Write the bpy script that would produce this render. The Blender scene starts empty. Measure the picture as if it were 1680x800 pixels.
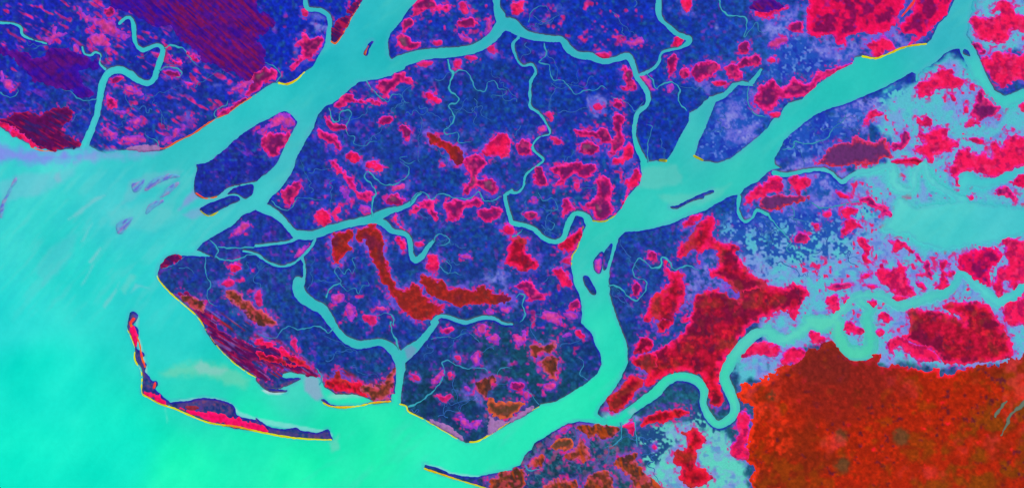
# A river delta seen from high above
DATA_WATER = '''W sea and northwest river| A1 -30000,640 0,618 60,660 130,700 190,728 260,735 340,725 400,715 420,716 440,712 480,740 540,740 620,730 700,737 760,737 800,728 860,692 940,655 1000,612 1050,577 1110,552 1150,517 A2 0,458 50,420 80,405 110,400 150,416 190,398 240,350 275,325 300,280 325,235 345,195 360,195 385,216 430,160 470,80 520,0 620,-170 9000,-30000 9600,-30000 1000,-200 790,0 740,50 700,110 655,160 640,210 645,270 655,290 700,282 740,300 720,335 660,365 600,385 560,390 500,400 450,440 400,485 370,505 330,520 300,560 280,620 240,685 195,770 B2 190,10 170,60 120,130 70,178 50,205 90,235 90,262 60,250 0,238 B1 1244,235 1180,260 1130,310 1060,350 1020,375 985,395 955,430 1000,450 1030,462 880,455 860,448 810,465 778,500 765,545 772,575 820,630 880,680 940,730 975,770 C1 980,0 1010,60 1060,120 1130,185 1200,235 1244,262 C2 45,300 100,320 150,305 190,285 222,268 205,262 150,268 125,262 130,245 170,238 230,250 300,262 320,290 335,312 390,345 460,345 520,355 560,375 600,378 655,378 662,340 700,340 697,390 735,403 740,425 820,467 880,502 960,547 1020,582 1060,578 1120,552 1180,517 C3 0,480 60,452 130,407 140,392 210,382 280,342 350,300 410,250 435,200 430,150 400,90 390,50 340,0 B3 337,780 340,700 325,640 300,590 290,520 290,460 320,420 335,370 358,310 345,270 320,245 340,240 375,275 400,290 450,292 500,262 530,225 560,170 620,110 632,60 620,0 A3 640,788 700,782 745,788 780,740 820,660 860,590 862,550 900,532 960,470 1030,452 1070,405 1120,395 1165,405 1175,420 1100,415 1045,468 990,500 960,570 940,622 910,680 888,760 930,782 1000,792 1060,770 1130,720 1200,660 1244,620 A4 30,576 55,574 70,540 100,500 160,487 200,447 260,398 340,342 410,312 420,280 460,272 520,287 580,267 640,242 700,227 770,217 795,190 830,120 870,80 900,20 990,-220 30000,-20000 31000,-19000 1100,-200 1000,0 990,60 975,110 962,170 1000,230 1032,290 1062,370 1100,440 1150,468 1244,435 2000,380 30000,200 30000,600 2000,460 1244,490 1160,520 1115,508 1040,425 1000,372 960,302 930,240 900,240 860,262 800,312 740,350 720,395 718,360 700,350 640,387 560,427 480,462 400,497 320,522 240,552 170,602 120,642 80,682 60,722 30,770 35,800 B4 60,32 20,40 B3 1244,50 1200,92 1130,130 1112,160 1060,166 1000,202 940,237 860,262 770,302 680,327 620,337 550,342 520,372 500,430 480,500 470,580 475,640 490,700 520,790 C3 545,60 562,120 562,190 530,270 480,340 430,400 414,440 440,465 490,470 520,480 470,492 400,482 330,474 270,485 220,512 160,552 110,582 95,612 60,640 40,690 0,700 C2 1244,710 1180,724 1080,744 1000,742 940,727 890,702 820,685 818,708 900,737 1000,767 1100,797 1300,860 1500,1100 1400,30000 -30000,30000
W wide lake in the flats| B4 560,330 600,270 640,180 720,225 800,215 960,195 1100,215 1244,235 9000,200 9000,400 1244,350 1100,392 960,405 860,425 760,405 680,350 620,345
C north channel| A2 690,305,60 780,275,55 850,262,50 930,258,48 1010,250,45 1090,225,45 1150,180,50 1200,120,60 A3 0,125,65 60,165,40 140,185,36 200,190,30 245,195,30 275,240,36 320,268,30 380,275,36 440,298,30 500,290,28 560,275,34 590,320,28 605,370,26 640,420,24 662,465,22 655,510,18 612,548,24 595,620,20 600,690,22 630,760,30 650,800,40
C north tributary| A2 1170,-30000,60 1170,-80,36 1170,30,32 1185,80,50 1200,120,50
C north east tributary| A3 700,-30000,60 700,-60,26 712,0,28 712,60,26 720,90,22 760,130,20 810,170,22 860,190,24 850,215,22 810,235,14 740,250,14 720,270,11 715,300,10 690,330,14 650,355,16 620,365,12
C kinked river| A1 380,780,40 410,710,36 440,640,34 470,560,30 485,480,30 500,400,36 535,350,34 580,340,34 630,360,36 670,390,28 720,405,26 750,380,28 770,320,30 790,260,26 790,235,20 760,220,16 700,245,20 670,230,18 655,190,18 650,130,20 635,90,16 610,90,16 580,115,14
C kinked river head| A1 510,335,16 485,310,10 490,270,8 465,255,8 440,270,8 410,262,8 400,230,8
C west creek| A1 -60,110,9 0,112,9 60,115,9 100,135,16 110,170,10 160,195,8 225,212,6
C north gap| A2 245,-40,20 240,10,22 255,45,20 310,50,20 350,75,22 358,120,22 350,200,26
C middle channel| B2 20,220,50 80,245,44 130,285,34 170,330,32 200,355,44 270,358,40 340,335,40 420,310,36 500,292,36 560,280,40 600,262,44 650,240,30 700,228,24 750,205,22 780,172,10 800,152,10
C middle fork| B2 570,280,34 620,300,34 660,335,26 730,355,24 750,400,24 755,450,22 775,480,30 810,455,26 840,410,22 865,385,12
C lower channel| B2 205,585,50 215,640,60 270,690,50 320,715,50 360,770,44 C2 375,10,36 420,65,34 480,100,40 540,100,36 610,92,34 650,115,44 690,160,56 702,220,44 695,300,34 685,400,34
C lower west feeder| B2 0,410,12 90,400,11 160,390,12 200,370,20
C lower west feeder fork| B2 -60,435,11 0,450,12 60,490,12 120,510,12 180,495,12 235,450,12 270,410,12 290,375,12
C lower fork creek| B2 215,600,40 235,560,12 235,500,11 225,470,18
C lower fork right| C2 700,180,50 740,140,60 800,90,36 840,40,30 875,-5,26 B2 860,780,24 900,750,18 960,765,18 1020,780,20 1090,760,18 1150,760,16 1200,785,14 1244,790,10
C crescent river| B2 1210,165,18 1220,220,18 1235,270,22 B3 0,298,22 60,310,22 110,330,22 150,370,22 210,390,22 250,370,28 270,310,30 300,258,24 340,255,28 375,285,34
C crescent head| B2 1244,140,12 1215,160,14
C delta upper creek| A3 30,185,14 5,215,14 20,280,12 50,320,12 95,315,14 115,350,12 90,400,13 88,480,12 90,520,14 130,550,11 165,600,11 185,650,9 130,668,9 100,720,9 150,770,10 B3 150,0,9 70,60,10 55,120,12 30,150,12 -5,150,12
C east loop river| C3 470,480,40 520,470,50 570,430,44 630,385,44 700,335,50 760,275,44 830,258,40 900,280,44 935,330,40 930,390,34 960,455,38 1000,492,38 1050,470,44 1085,420,44 1062,340,50 1032,260,52 1070,180,60 1130,100,56 1190,50,50 1244,40,50 C4 20,60,50 80,80,50 150,45,46 210,0,44 B4 200,770,50 260,790,80 320,780,50 340,800,30
C east loop branch| B4 300,790,50 400,680,30 460,650,34 560,655,34 640,700,36 700,690,40 780,660,40 860,640,40 920,580,36 940,540,36 1000,590,34 1060,640,40 1110,680,44 1180,660,44 1260,600,44 1500,500,50 30000,0,80
C horseshoe pool| C4 340,0,50 350,80,56 390,135,60 440,150,70 490,130,60 500,70,50 490,10,50 480,-30,50 B4 500,720,44 450,680,40
C east flat channel| B4 30,55,26 90,65,22 160,50,18 240,38,16 300,50,18 340,85,16 365,98,24 420,60,16 500,45,14 600,20,20 610,60,30 620,120,34 700,140,24 715,60,30 760,10,30 790,90,26 860,140,26 960,190,26
C east flat channel right| B4 950,130,40 960,90,60 1040,105,44 1140,85,34 1244,30,20 1500,-60,30
C big bend inlet| B3 1105,170,20 1100,240,14 1130,290,16 1170,270,14 1190,235,14 B4 0,258,14
C tidal cove| A3 1165,400,26 1190,370,16 1210,340,14
I island|long leaf shaped island of dark blue forest with a red hollow at its upper end| A1 955,800 960,830 B1 945,100 950,155 990,178 1060,165 1090,140 1130,120 1244,95 B2 20,80 70,40 110,-10 A2 130,730 165,660 200,600 190,580 150,545 120,548 60,580 0,608 A1 1180,650 1100,720 1010,790
I island|narrow blue island with pale dots lying below the big leaf shaped island| B1 972,235 1010,262 1060,240 1120,210 1165,190 1160,170 1120,165 1060,190 1010,205
I island|stubby dark blue island at the east tip of the narrow dotted island| B1 1100,160 1140,130 1190,115 1225,112 1235,130 1220,165 1190,182 1165,165 1140,158
I island|thin dark blue splinter island forked at its tip in the wide east river| B3 770,220 810,210 880,175 940,150 975,138 980,150 935,165 930,180 880,190 820,222 790,230
I island|slim pointed blue islet touching the right bank of the curved river| B3 487,395 480,450 460,515 445,525 440,470 455,430
I island|blue islet with a pink heart left of the slim pointed islet| B3 440,440 445,480 435,530 420,545 400,525 395,490 415,455
I island|solid dark blue oval islet low in the curved river| B3 345,560 365,555 390,590 408,625 405,645 385,645 365,615 350,590
I island|tiny dark islet in the widened mouth of the east river| A4 945,260 955,238 975,250 985,275 965,272
I islet|blue teardrop islet inside the loop of the east meander| C3 860,300 890,300 908,330 910,370 918,450 905,450 905,400 890,360 870,335
I spit|hooked barrier spit with blue knobs and a magenta foot off the west coast| B1 632,735 650,728 668,745 660,775 640,800 C1 640,10 668,20 672,60 665,120 690,135 705,155 690,170 700,185 712,200 705,235 720,250 740,280 760,280 768,295 755,320 790,355 825,385 810,400 760,385 725,360 688,340 692,300 695,260 685,215 660,180 655,120 640,70 620,25 620,0
I spit|long barrier island with blue wooded back and bright red yellow edged beach| C1 820,392 860,380 920,375 990,362 1050,368 1110,385 1140,405 1150,445 1200,460 1244,470 C2 0,460 60,500 120,512 190,508 230,522 300,530 350,515 365,545 370,565 280,560 180,555 100,540 0,522 C1 1244,522 1150,510 1040,488 960,460 900,432 850,412
I spit|low sand hook closing the pale lagoon beside the middle river mouth| C2 315,372 335,370 360,392 420,402 500,398 560,380 655,370 658,382 560,392 480,404 400,412 350,402
I spit|ragged twin fingers of marsh hooking east around a small bay| C2 0,235 20,240 50,270 90,300 140,290 215,262 225,270 190,290 130,308 70,318 100,322 150,325 140,334 80,334 40,318 10,285 0,275
I reef|small blue and rust shoal standing alone in the northern river| A2 525,262 545,215 562,200 570,205 550,240 540,272
I sandbar|lavender streaked sandbar with a red tip against the left edge of the sea| B1 75,75 85,90 60,130 30,190 10,275 0,270 0,220 30,160
I sandbar|leftmost narrow blue sandbar in the fan of bars off the river mouth| B1 640,105 680,95 705,85 690,130 660,150 645,140
I sandbar|largest pale sandbar crowning the fan off the river mouth| B1 700,140 730,95 780,70 850,58 875,75 820,85 760,110 720,140
I sandbar|long slanting sandbar on the lower right of the fan| B1 775,175 820,120 868,98 870,110 830,150 790,172
I sandbar|slender blue sandbar under the fan pointing to the sea| B1 705,250 730,205 790,185 795,195 750,225 715,258
I sandbar|wedge shaped blue sandbar with a brown tail further out at sea| B1 645,270 625,310 590,350 570,345 565,310 590,285'''
DATA_PATCH = '''P purple|broad dark purple upland with slanting red grain filling the upper left| A1 500,-200 540,30 620,60 690,95 740,130 820,125 860,155 900,205 960,255 1000,305 1100,335 1180,385 1244,400 A2 40,290 50,250 10,200 60,150 90,110 70,80 20,60 0,40 0,-200
P purple|dusky purple upland strip running in from the left edge| A1 -200,225 0,235 60,240 200,280 240,235 330,238 440,290 470,310 460,340 380,340 400,400 450,460 400,480 340,435 300,430 220,420 160,390 120,340 60,280 0,270 -200,260
P maroon|torn dark maroon flat behind the lavender shore at far left| A1 -200,560 0,580 80,548 190,560 240,540 300,520 345,540 350,580 295,620 330,660 395,700 330,720 240,730 170,712 120,680 60,640 0,600 -200,600
P hot|pink ribbon along the shore below the torn maroon flat| A1 -200,585 0,590 60,605 120,650 190,715 150,712 60,655 0,618 -200,620
P pink|pink clearing with a ragged top inside the left creek loops| A1 425,150 480,160 520,190 540,232 500,222 450,230 440,200
P pink|pink bow tie patch west of the creek loops| A1 210,190 240,180 270,130 285,130 280,160 330,155 330,172 270,188 240,212
P pink|small pink dot on the end of a purple strip| A1 358,215 380,222 382,255 358,250
P pink|long broken pink streak slanting above the kinked river| A1 375,30 400,60 440,80 500,100 540,95 560,130 600,150 640,182 600,185 540,165 500,150 460,110 400,85
P mag|small ringed magenta spot beside the creek head near the top edge| A1 510,45 545,38 562,60 540,82 515,75
P pink|pink clearing by the far left creek end| A1 10,345 30,380 62,400 60,432 35,432 10,390
P mag|magenta crescent tucked under the bend of the kinked river| A1 550,380 590,370 605,385 560,412 540,405
P pink|oblong pink streak below the kinked river bend| A1 600,405 640,420 700,455 705,470 650,465 620,440
P mag|maroon drop with pink edge east of the kinked river| A1 520,470 550,475 568,510 545,532 520,500
P pink|pink fleck between kinked river and its lower east bank| A1 565,540 612,542 600,562
P pink|pink chevron in the blue forest above the northwest shore| A1 628,590 680,575 668,608
P pink|pair of pink flecks fused near the lower kinked river| A1 500,615 525,630 570,650 555,668 530,655
P mag|magenta fleck on the right arm of the kinked river| A1 905,255 945,270 965,300 930,292
P mag|red comma east of the kinked river arm| A1 820,265 850,290 885,308 850,318
P mag|small red arrow right of the hairpin creek| A1 898,400 938,405 920,424
P mag|thin red smear inside the hairpin creek| A1 795,345 860,352 875,372 820,368
P pink|pale pink cluster where upland meets the northwest river| A1 1125,440 1185,435 1235,400 1200,395 1170,405
P mag|magenta sliver along the northwest river bank| A1 1055,562 1120,520 1195,478 1175,512 1110,552
P pink|pink band hugging the bank upstream of the shore corner| A1 905,575 950,568 905,622 860,662 820,685 800,705 785,695 850,642 900,600
P pink|faint pink fringe above the straight shore| A1 600,665 690,662 705,690 620,692
P sand|pinkish grey flat strip on the straight shore| A1 615,722 690,706 775,712 765,735 690,738 620,733
P mag|deep maroon wedge on the north bank of the northwest river| A2 0,350 60,335 110,355 90,385 40,410 0,440 A1 1200,460 1215,400
P mag|pink and maroon slab on the left bank above the yellow corner| A2 205,210 240,165 260,190 320,175 325,200 300,240 260,290 220,310 180,335 165,325 200,290 225,250
P hot|small rose dot beside the creek at the upper left river| A2 220,45 240,42 255,65 245,82 225,75
P maroon|ragged maroon bank between the creek mouth and the northern river| A2 375,200 370,150 390,110 430,80 470,70 440,60 460,30 490,0 500,-80 560,-80 515,0 470,85 430,155 400,205
P mag|magenta edged hollow at the head of the big leaf shaped island| A2 30,690 55,650 90,640 130,650 165,655 150,690 120,740 80,760 50,740
P pink|pink mottled fringe at the tip of the big leaf shaped island| A2 100,560 140,552 185,590 190,610 150,620 120,600 60,630 20,660 10,640 60,600
P mag|bright ring patch at the top edge beside the northern river| A2 760,60 770,20 800,-10 850,-40 880,20 940,25 935,55 890,50 830,40 790,75 765,85
P mag|oval magenta ring just above the grey marsh point| A2 710,130 715,100 740,85 768,100 765,125 740,140 720,158
P mag|brown hearted patch on the point where the north channel begins| A2 680,200 690,175 730,170 760,205 800,210 780,235 740,250 710,240
P hot|rose bar near the top centre| A2 990,10 1015,8 1030,60 1010,75 995,40
P mag|small magenta bow north of the north channel| A2 980,115 1010,90 1050,90 1075,115 1050,130 1000,132
P pink|pink comma north of the small magenta bow bend| A2 975,155 1010,175 1055,190 1040,212 1010,200
P pink|pink bank beside the narrow top tributary| A2 1125,100 1145,95 1150,140 1120,180 1105,175 1120,140
P hot|rose smear on the north bank of the north channel| A2 860,200 900,198 905,220 865,218
P mag|long maroon bank patch south of the northern river with rose shoulder| A2 570,410 600,400 660,375 720,350 730,372 765,390 750,408 700,400 665,440 640,470 600,445
P mag|maroon clearing beneath the river's south bank| A2 380,520 400,490 440,460 470,465 480,490 560,480 620,500 600,512 520,505 450,500 410,525
P hot|rose bar where the north channel meets its first creek| A2 780,310 820,295 855,298 850,318 800,325
P hot|rose knot at the head of the first creek| A2 960,300 990,290 1000,315 975,330
P hot|rose bar opposite the small channel bend| A2 1015,280 1060,270 1082,285 1050,298
P hot|rose square by the wide confluence| A2 1120,235 1150,222 1162,245 1140,262
P hot|lone magenta blot in the blue forest west of the first creek| A2 825,450 850,440 870,465 895,490 890,508 860,495 835,480
P mag|maroon heart with red rim in the upper forest| A2 595,580 625,560 665,560 660,585 630,605 600,600
P mag|small magenta heart south of the maroon heart| A2 710,610 740,620 750,650 735,685 712,660
P mag|twin magenta curl along the west bank of the distributary| A2 335,570 360,575 380,600 430,610 430,630 380,632 345,610
P mag|chain of maroon blots west of the distributary| A2 300,630 330,640 390,665 415,700 410,740 380,715 340,690 300,665
P hot|rosy blot beneath the chain of maroon blots| A2 440,745 490,735 505,770 480,792 445,780
P brick|red edged brown bar slanting through the upper delta forest| A2 835,650 860,645 890,670 940,690 975,715 1000,740 1000,790 960,785 930,740 880,705 840,690
P hot|bright red crown shaped clearing in the centre of the upper delta| A2 1105,735 1130,700 1150,670 1190,655 1225,665 1235,710 1205,775 1170,760 1125,755
P mag|tall maroon and red clearing running down from the brown bar| A2 1010,790 1050,750 1090,760 1120,790 B2 1120,15 1085,45 1080,90 1130,80 1175,120 1170,150 1130,158 1090,120 1050,130 1030,158 1005,155 1020,115 1035,80 1025,30
P hot|red fleck left of the tall maroon clearing| B2 890,10 910,5 922,20 905,32
P mag|maroon clearing shaped like a boomerang below the middle channel| B2 750,235 790,205 830,185 870,190 865,225 885,265 875,285 850,255 820,230 780,245
P mag|wide winged maroon clearing right of the boomerang| B2 910,200 960,190 1020,195 1080,175 1100,195 1095,215 1020,225 1000,265 950,285 925,260 925,230
P mag|maroon fish shaped clearing near the crescent river head| B2 1085,240 1120,225 1170,222 1205,240 1180,270 1140,300 1105,290 1085,270
P mag|small maroon lozenge above the middle channel| B2 630,190 660,155 690,150 700,175 725,185 700,205 650,205
P pink|pink streak pointing up from the maroon lozenge| B2 660,130 700,110 730,95 720,120 680,142
P mag|magenta brown streak descending to the north bank of the middle channel| B2 370,0 410,20 440,60 480,100 500,150 560,145 570,160 540,195 500,180 470,140 440,100 400,60
P pink|pink rag beneath the big hooked creek head| B2 510,210 550,220 555,250 525,245
P hot|rose block inside the hooked creek loop| B2 535,5 580,0 620,20 620,48 590,52 545,35
P mag|rosy blotch cluster on the east bank of the distributary| B2 120,150 150,120 200,95 218,130 200,165 170,200 140,195
P hot|bright rose blotch north of the channel elbow| B2 285,265 310,230 350,235 362,265 360,300 320,312 295,290
P hot|rose arc right of the bright rose blotch| B2 370,240 410,208 412,240 390,255 408,285 385,280
P pink|pale mauve ring west of the magenta streak| B2 410,125 450,140 465,185 445,195 425,165
P hot|narrow rose dash along the middle fork| B2 665,260 685,258 690,295 735,335 705,330 680,300
P hot|rose bean on the inside of the middle fork| B2 680,365 710,375 730,405 725,425 700,415
P hot|rose dot at the top of the middle fork's end| B2 770,395 800,388 822,402 790,415
P hot|magenta diamond with red core by the fork's tip| B2 830,470 860,445 890,480 890,505 860,530 835,505
P pink|faint pink dash east of the magenta diamond| B2 985,455 1030,448 1042,465 1000,470
P brick|brown red hook hanging below the middle channel| B2 365,400 385,350 440,335 475,330 470,370 445,395 470,420 440,440 415,470 410,500 385,490 370,450
P brick|brick red wedge touching the middle channel's south bank| B2 480,350 520,315 580,295 575,330 540,375 500,390
P brick|long brick red sickle curving down through the delta| B2 540,340 590,325 620,380 610,430 640,500 665,570 700,620 740,610 770,590 800,620 830,660 870,680 910,700 890,740 840,770 790,768 730,735 690,700 660,640 610,580 575,500 540,420
P brick|brown red bar stretching east from the sickle's foot| B2 800,560 850,570 900,575 950,620 1010,610 1060,620 1105,595 1150,635 1210,650 1240,675 1150,685 1060,690 990,705 930,680 860,650 820,610
P mag|dark maroon tangle left of the curved river| B3 5,600 60,580 100,585 120,630 170,655 130,675 80,670 60,625 20,615
P hot|rose block on the coast side of lower sickle forest| B2 0,630 20,630 32,690 15,705 0,680
P pink|large mauve disc in the lower delta forest| B2 365,650 400,635 430,660 410,690 370,690
P pink|mauve column beside the large mauve disc| B2 440,685 465,690 480,750 460,775 435,740
P hot|rose arc below the mauve column| B2 520,750 560,745 590,775 550,785
P pink|rosy arc up the lower forest slope| B2 580,705 620,705 635,720 590,722
P pink|pinkish dot near the crescent creek head| B2 1118,720 1145,715 1155,738 1130,742
P pink|pinkish dot nearest the end of the brown red bar| B2 1195,710 1230,712 1225,735 1200,730
P brown|tilted rust brown lens inside the western lobe of the delta| B1 1100,625 1140,625 1190,665 1244,700 B2 60,745 110,780 90,800 30,790 0,770 B1 1200,745 1150,700 1105,650
P hot|pink triangle near the tip of the western lobe| B1 1110,500 1150,485 1175,520 1150,530 1120,530
P hot|small magenta crest above the rust lens| B1 1070,595 1110,570 1140,580 1130,605 1090,605
P brown|rust bank strip on the inner side of the west beach| B1 870,650 930,655 985,670 1000,710 985,735 940,715 900,690
P maroon|dark maroon cap on the westernmost point of the delta| B1 780,500 800,470 850,452 885,455 870,480 820,500 785,525
P pink|violet pink smear on the small lobe north of the feeder creek| B1 1130,350 1180,290 1210,290 1195,330 1160,360
P pink|faint mauve dash between the two feeder creeks| B2 185,450 240,410 260,415 225,450 200,465
P maroon|streaky maroon dune ridges along the southwest coast| C1 1000,20 1060,30 1120,60 1170,80 1244,110 C2 60,90 130,130 200,165 250,210 300,250 290,265 200,240 130,210 60,205 0,180 C1 1200,200 1130,150 1070,100 1020,60
P maroon|thin maroon dune band between the west beach and the forest| B1 860,645 930,700 985,770 1010,800 C1 1010,30 1060,110 1130,178 1200,228 C2 40,280 60,262 0,205 C1 1180,140 1100,70 1050,10 B1 1010,730 960,680 900,636
P red|bright red streaks crossing the dune ridges| C2 0,130 40,140 80,150 140,180 200,205 170,215 120,195 60,190 0,165
P red|red comb of ridges running off the dunes| C2 0,70 40,80 110,110 170,150 215,170 250,195 270,225 210,205 140,165 60,120 0,105
P hot|thin red tick above the dune ridges| C2 170,90 190,70 200,110 205,140 180,125
P red|broken red ridges around the pale lagoon| C2 330,280 380,260 400,220 420,260 470,290 510,290 520,325 560,355 570,375 520,350 450,335 380,320 345,310
P brown|rust brown flat on the west bank at the river mouth| C2 500,310 560,300 600,300 625,270 660,230 685,210 682,250 665,290 655,365 600,372 565,375 530,345
P mag|small magenta eyes beside the lower fork| C2 910,25 950,15 965,30 930,48 905,40
P pink|pink hoof print on the upper edge of the lower delta| C2 1070,20 1105,-5 1130,15 1115,42 1080,40
P pink|mauve wisp east of the hoof print| C2 1120,75 1160,55 1180,70 1175,100 1140,90
P pink|rosy blot in mid lower delta| C2 1045,165 1075,140 1085,180 1080,205 1055,195
P hot|small rose wedge above the bent creek| C2 965,160 990,155 1000,178 975,180
P pink|long rose bean beside the straight creek| C2 875,245 905,228 908,255 885,275 865,300 855,290
P hot|rose crumb east of the straight creek| C2 932,238 950,235 950,255 935,255
P hot|rose dash west of the straight creek near the mouth| C2 750,245 780,250 795,275 770,270
P hot|magenta mouth shaped mark south of the straight creek| C2 880,345 910,355 945,345 940,365 905,378
P pink|rosy chip standing over the violet scrub| C2 1015,308 1038,310 1042,332 1020,328
P brown|dark ringed hollow with mauve rim in the lower delta| C2 1075,290 1110,265 1165,262 1160,290 1130,320 1110,360 1085,340 1068,310
P olive|olive brown basin edged orange above the south point| C2 1115,385 1140,365 1180,385 1244,380 C3 60,385 40,410 0,445 C2 1220,462 1170,455 1130,420
P sand|pinkish grey sand apron on the south point's right shore| C2 1130,545 1130,470 1170,470 1210,480 C3 0,465 70,410 120,400 60,445 C2 1180,510
P sand|grey white sand streak on the south point's left shore| C2 850,475 900,480 960,515 1015,560 1020,580 960,545 880,500
P pink|scattered mauve scrub above the south point| C2 985,450 1020,460 1050,480 1090,475 1080,500 1040,510 1000,490
P mag|magenta jewel on the lower delta's right| C3 0,285 40,285 58,305 45,330 15,325 0,315
P pink|rosy ring beside the magenta jewel| C3 150,300 190,290 215,300 190,325 160,320
P pink|rose chip below the magenta jewel| C3 50,335 80,330 88,360 65,370
P brown|twin brown hollows with mauve halo in the lower delta| C3 80,110 120,95 160,110 200,80 215,110 190,150 150,140 120,165 90,155
P brown|brown hollow joined below the twin hollows| C3 145,170 200,160 225,180 215,240 220,270 190,270 150,230 135,200
P hot|rose slash at the upper right of the lower delta| C3 295,30 320,30 350,60 345,75 310,55
P pink|rose fleck beside the rose slash| C3 245,60 275,42 285,55 255,70
P pink|mauve column at the left of the twin hollows| C3 0,50 30,60 60,30 70,60 50,110 20,100
P red|maroon red clearing above the crescent river's lower bank| B3 0,370 60,365 70,400 60,430 110,470 125,500 90,530 40,530 0,500 B2 1205,500 1215,470 1235,400
P hot|rose spark above that maroon red clearing| B2 1190,330 1220,300 1244,315 B3 10,330 0,350 B2 1210,350
P mag|magenta rimmed maroon bell west of the upper bay| B3 105,70 120,30 150,25 160,60 180,110 150,120 115,110
P mag|maroon bar with hot pink fringe over the upper bay| B3 180,30 230,15 270,10 330,10 400,20 410,45 380,80 340,75 300,60 270,85 240,110 215,105 235,70 200,55
P hot|small rose drop in the upper bay| B3 300,105 325,100 330,125 310,130
P mag|tall two lobed maroon patch with magenta rim near the river bank| B3 405,100 440,70 480,90 490,140 475,180 490,230 500,265 440,280 400,275 390,240 355,215 390,180 415,150
P mag|maroon flame above the crescent river's loop| B3 245,230 260,170 280,185 305,230 280,245 250,270
P mag|dark round eye on the crescent river's inner side| B3 60,255 80,242 115,245 120,265 95,282 65,275
P pink|tiny rose bead north of the round eye| B3 95,175 118,172 120,195 100,198
P hot|magenta bank strip along the inlet of the big river| B3 545,190 550,100 580,60 605,30 625,60 620,110 580,140 560,180 535,225
P red|mottled pink red bank beneath the crescent loop| B3 225,410 260,375 300,345 340,320 335,370 310,410 280,440 250,430
P hot|hot pink flecks on the left bank of the curved river| B3 245,480 275,460 290,470 285,500 260,495
P hot|ragged rose strip on the left bank of the curved river| B3 195,530 240,520 275,565 290,600 240,605 215,560
P mag|magenta nook low on the left bank of the curved river| B3 280,690 310,670 330,700 310,720 285,715
P pink|mauve patch beside the tangle by the curved river| B3 150,735 200,725 240,760 250,790 190,780
P pink|faint mauve fan under the tangle| B3 250,735 300,730 320,765 270,760
P pink|pink heart of the middle river islet| B3 405,480 430,470 435,510 420,540 405,520
P mag|upper round eye on the strip east of the big river| A3 820,340 850,335 865,365 840,385 820,370
P mag|smoky maroon patch with magenta rim north of the widening bay| A3 880,330 920,305 1000,300 1005,345 960,380 910,395 880,380
P hot|rose tail under the smoky maroon patch| A3 965,400 1010,390 1045,405 1000,418
P mag|bean shaped maroon patch east of the smoky one| A3 1035,330 1065,308 1110,340 1115,375 1070,385 1045,365
P mag|magenta capped wedge above the bean shaped patch| A3 1100,310 1120,280 1180,270 1205,285 1200,315 1150,320 1110,330
P mag|pink fleck on the creek above the magenta capped wedge| A3 1100,225 1130,205 1150,220 1145,260 1115,255
P mag|upright magenta lozenge left of the smoky maroon patch| A3 755,290 790,262 798,300 780,370 755,375
P mag|upright maroon patch by the long north channel bend| A3 535,350 550,325 575,345 590,390 600,430 530,435 550,400
P mag|small square maroon pip below the upright patch| A3 490,480 520,475 535,510 512,530 492,512
P hot|pink trail of dots left of the long north channel| A3 390,515 420,502 440,525 410,535
P mag|long arrow shaped magenta clearing in the upper delta| A3 305,635 360,632 410,645 440,615 470,650 475,690 440,690 400,670 340,665
P mag|wedge of maroon below the arrow shaped clearing| A3 330,700 370,680 420,710 415,745 360,750 330,735
P mag|tall brown clearing with bright rim by the north channel| A3 490,590 510,555 545,560 545,600 530,640 550,680 520,740 480,745 480,700 500,640
P hot|bright magenta patch on the inner bank of the north channel| A3 545,710 570,690 590,720 580,770 550,790 500,800 490,780 530,760
P mag|maroon square clearing west of the arrow| A3 20,700 50,680 90,685 95,720 110,745 60,752 30,745
P hot|rose patch on the winding upper delta creek| A3 155,555 180,545 200,570 190,590 165,575
P pink|mauve patch lower on the winding upper delta creek| A3 130,620 160,610 165,635 135,640
P hot|rose dash below the mauve creek patch| A3 185,660 240,682 232,705 200,690
P hot|pink dash above the long north channel| A3 395,265 430,255 470,265 465,285 410,282
P pink|violet bar in the blue forest north of the long channel| A3 540,200 590,200 630,180 640,210 590,220 545,215
P hot|rose clearing at the upper left of the north forest| A3 0,20 40,10 60,20 45,60 10,70 0,60
P hot|rose dart in the top centre right| A3 820,0 865,-10 875,30 850,55 825,30
P hot|rose lens on the east tributary| A3 780,210 800,180 840,185 830,205 790,225
P pink|mauve patch wedged beside the two channel junction| A3 625,370 660,365 690,440 670,445 640,400
P pink|faint violet dots on the strip between creek and river| A3 750,420 775,410 785,435 760,450
P purple|dark violet block touching the top edge right of centre| A3 1150,40 1180,10 1244,0 A4 50,10 80,30 60,50 0,45 A3 1244,60 1200,60
P hot|red fringe under the dark violet block| A3 1160,48 1244,62 A4 60,35 95,40 60,55 20,65 30,100 0,75 A3 1240,85 1190,75
P mag|small ringed spot on the pale flats by the violet block| A4 105,130 130,108 165,115 170,145 140,162 110,155
P hot|little rose lens on the flats| A4 0,285 25,275 38,295 20,308 0,300
P pink|mauve rose dash north of the bank ridge| A4 0,220 60,185 90,190 80,215 20,235
P crimson|great crimson clearing along the top edge| A4 210,-200 205,20 180,60 195,110 190,150 230,180 310,170 330,225 370,215 390,170 500,165 600,140 625,90 660,30 690,-60 700,-200
P crimson|crimson slope between the yellow creek and the wide river| A4 715,-100 715,20 690,70 650,110 660,160 720,170 700,200 680,225 740,190 800,140 860,80 900,0 980,-200
P hot|hot pink mound on the yellow tipped river bank| A4 475,215 520,195 560,180 600,200 612,235 560,262 520,280 495,250
P mag|long maroon ridge with red rim following the river's north bank| A4 0,400 30,395 60,435 120,370 150,400 200,400 240,355 300,335 370,320 412,298 405,322 340,345 260,400 180,470 120,475 60,480 30,520 0,540 A3 1160,500 1200,440 1230,400
P hot|small magenta toe at the end of the long ridge| A4 5,550 60,545 45,575 15,568
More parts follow.
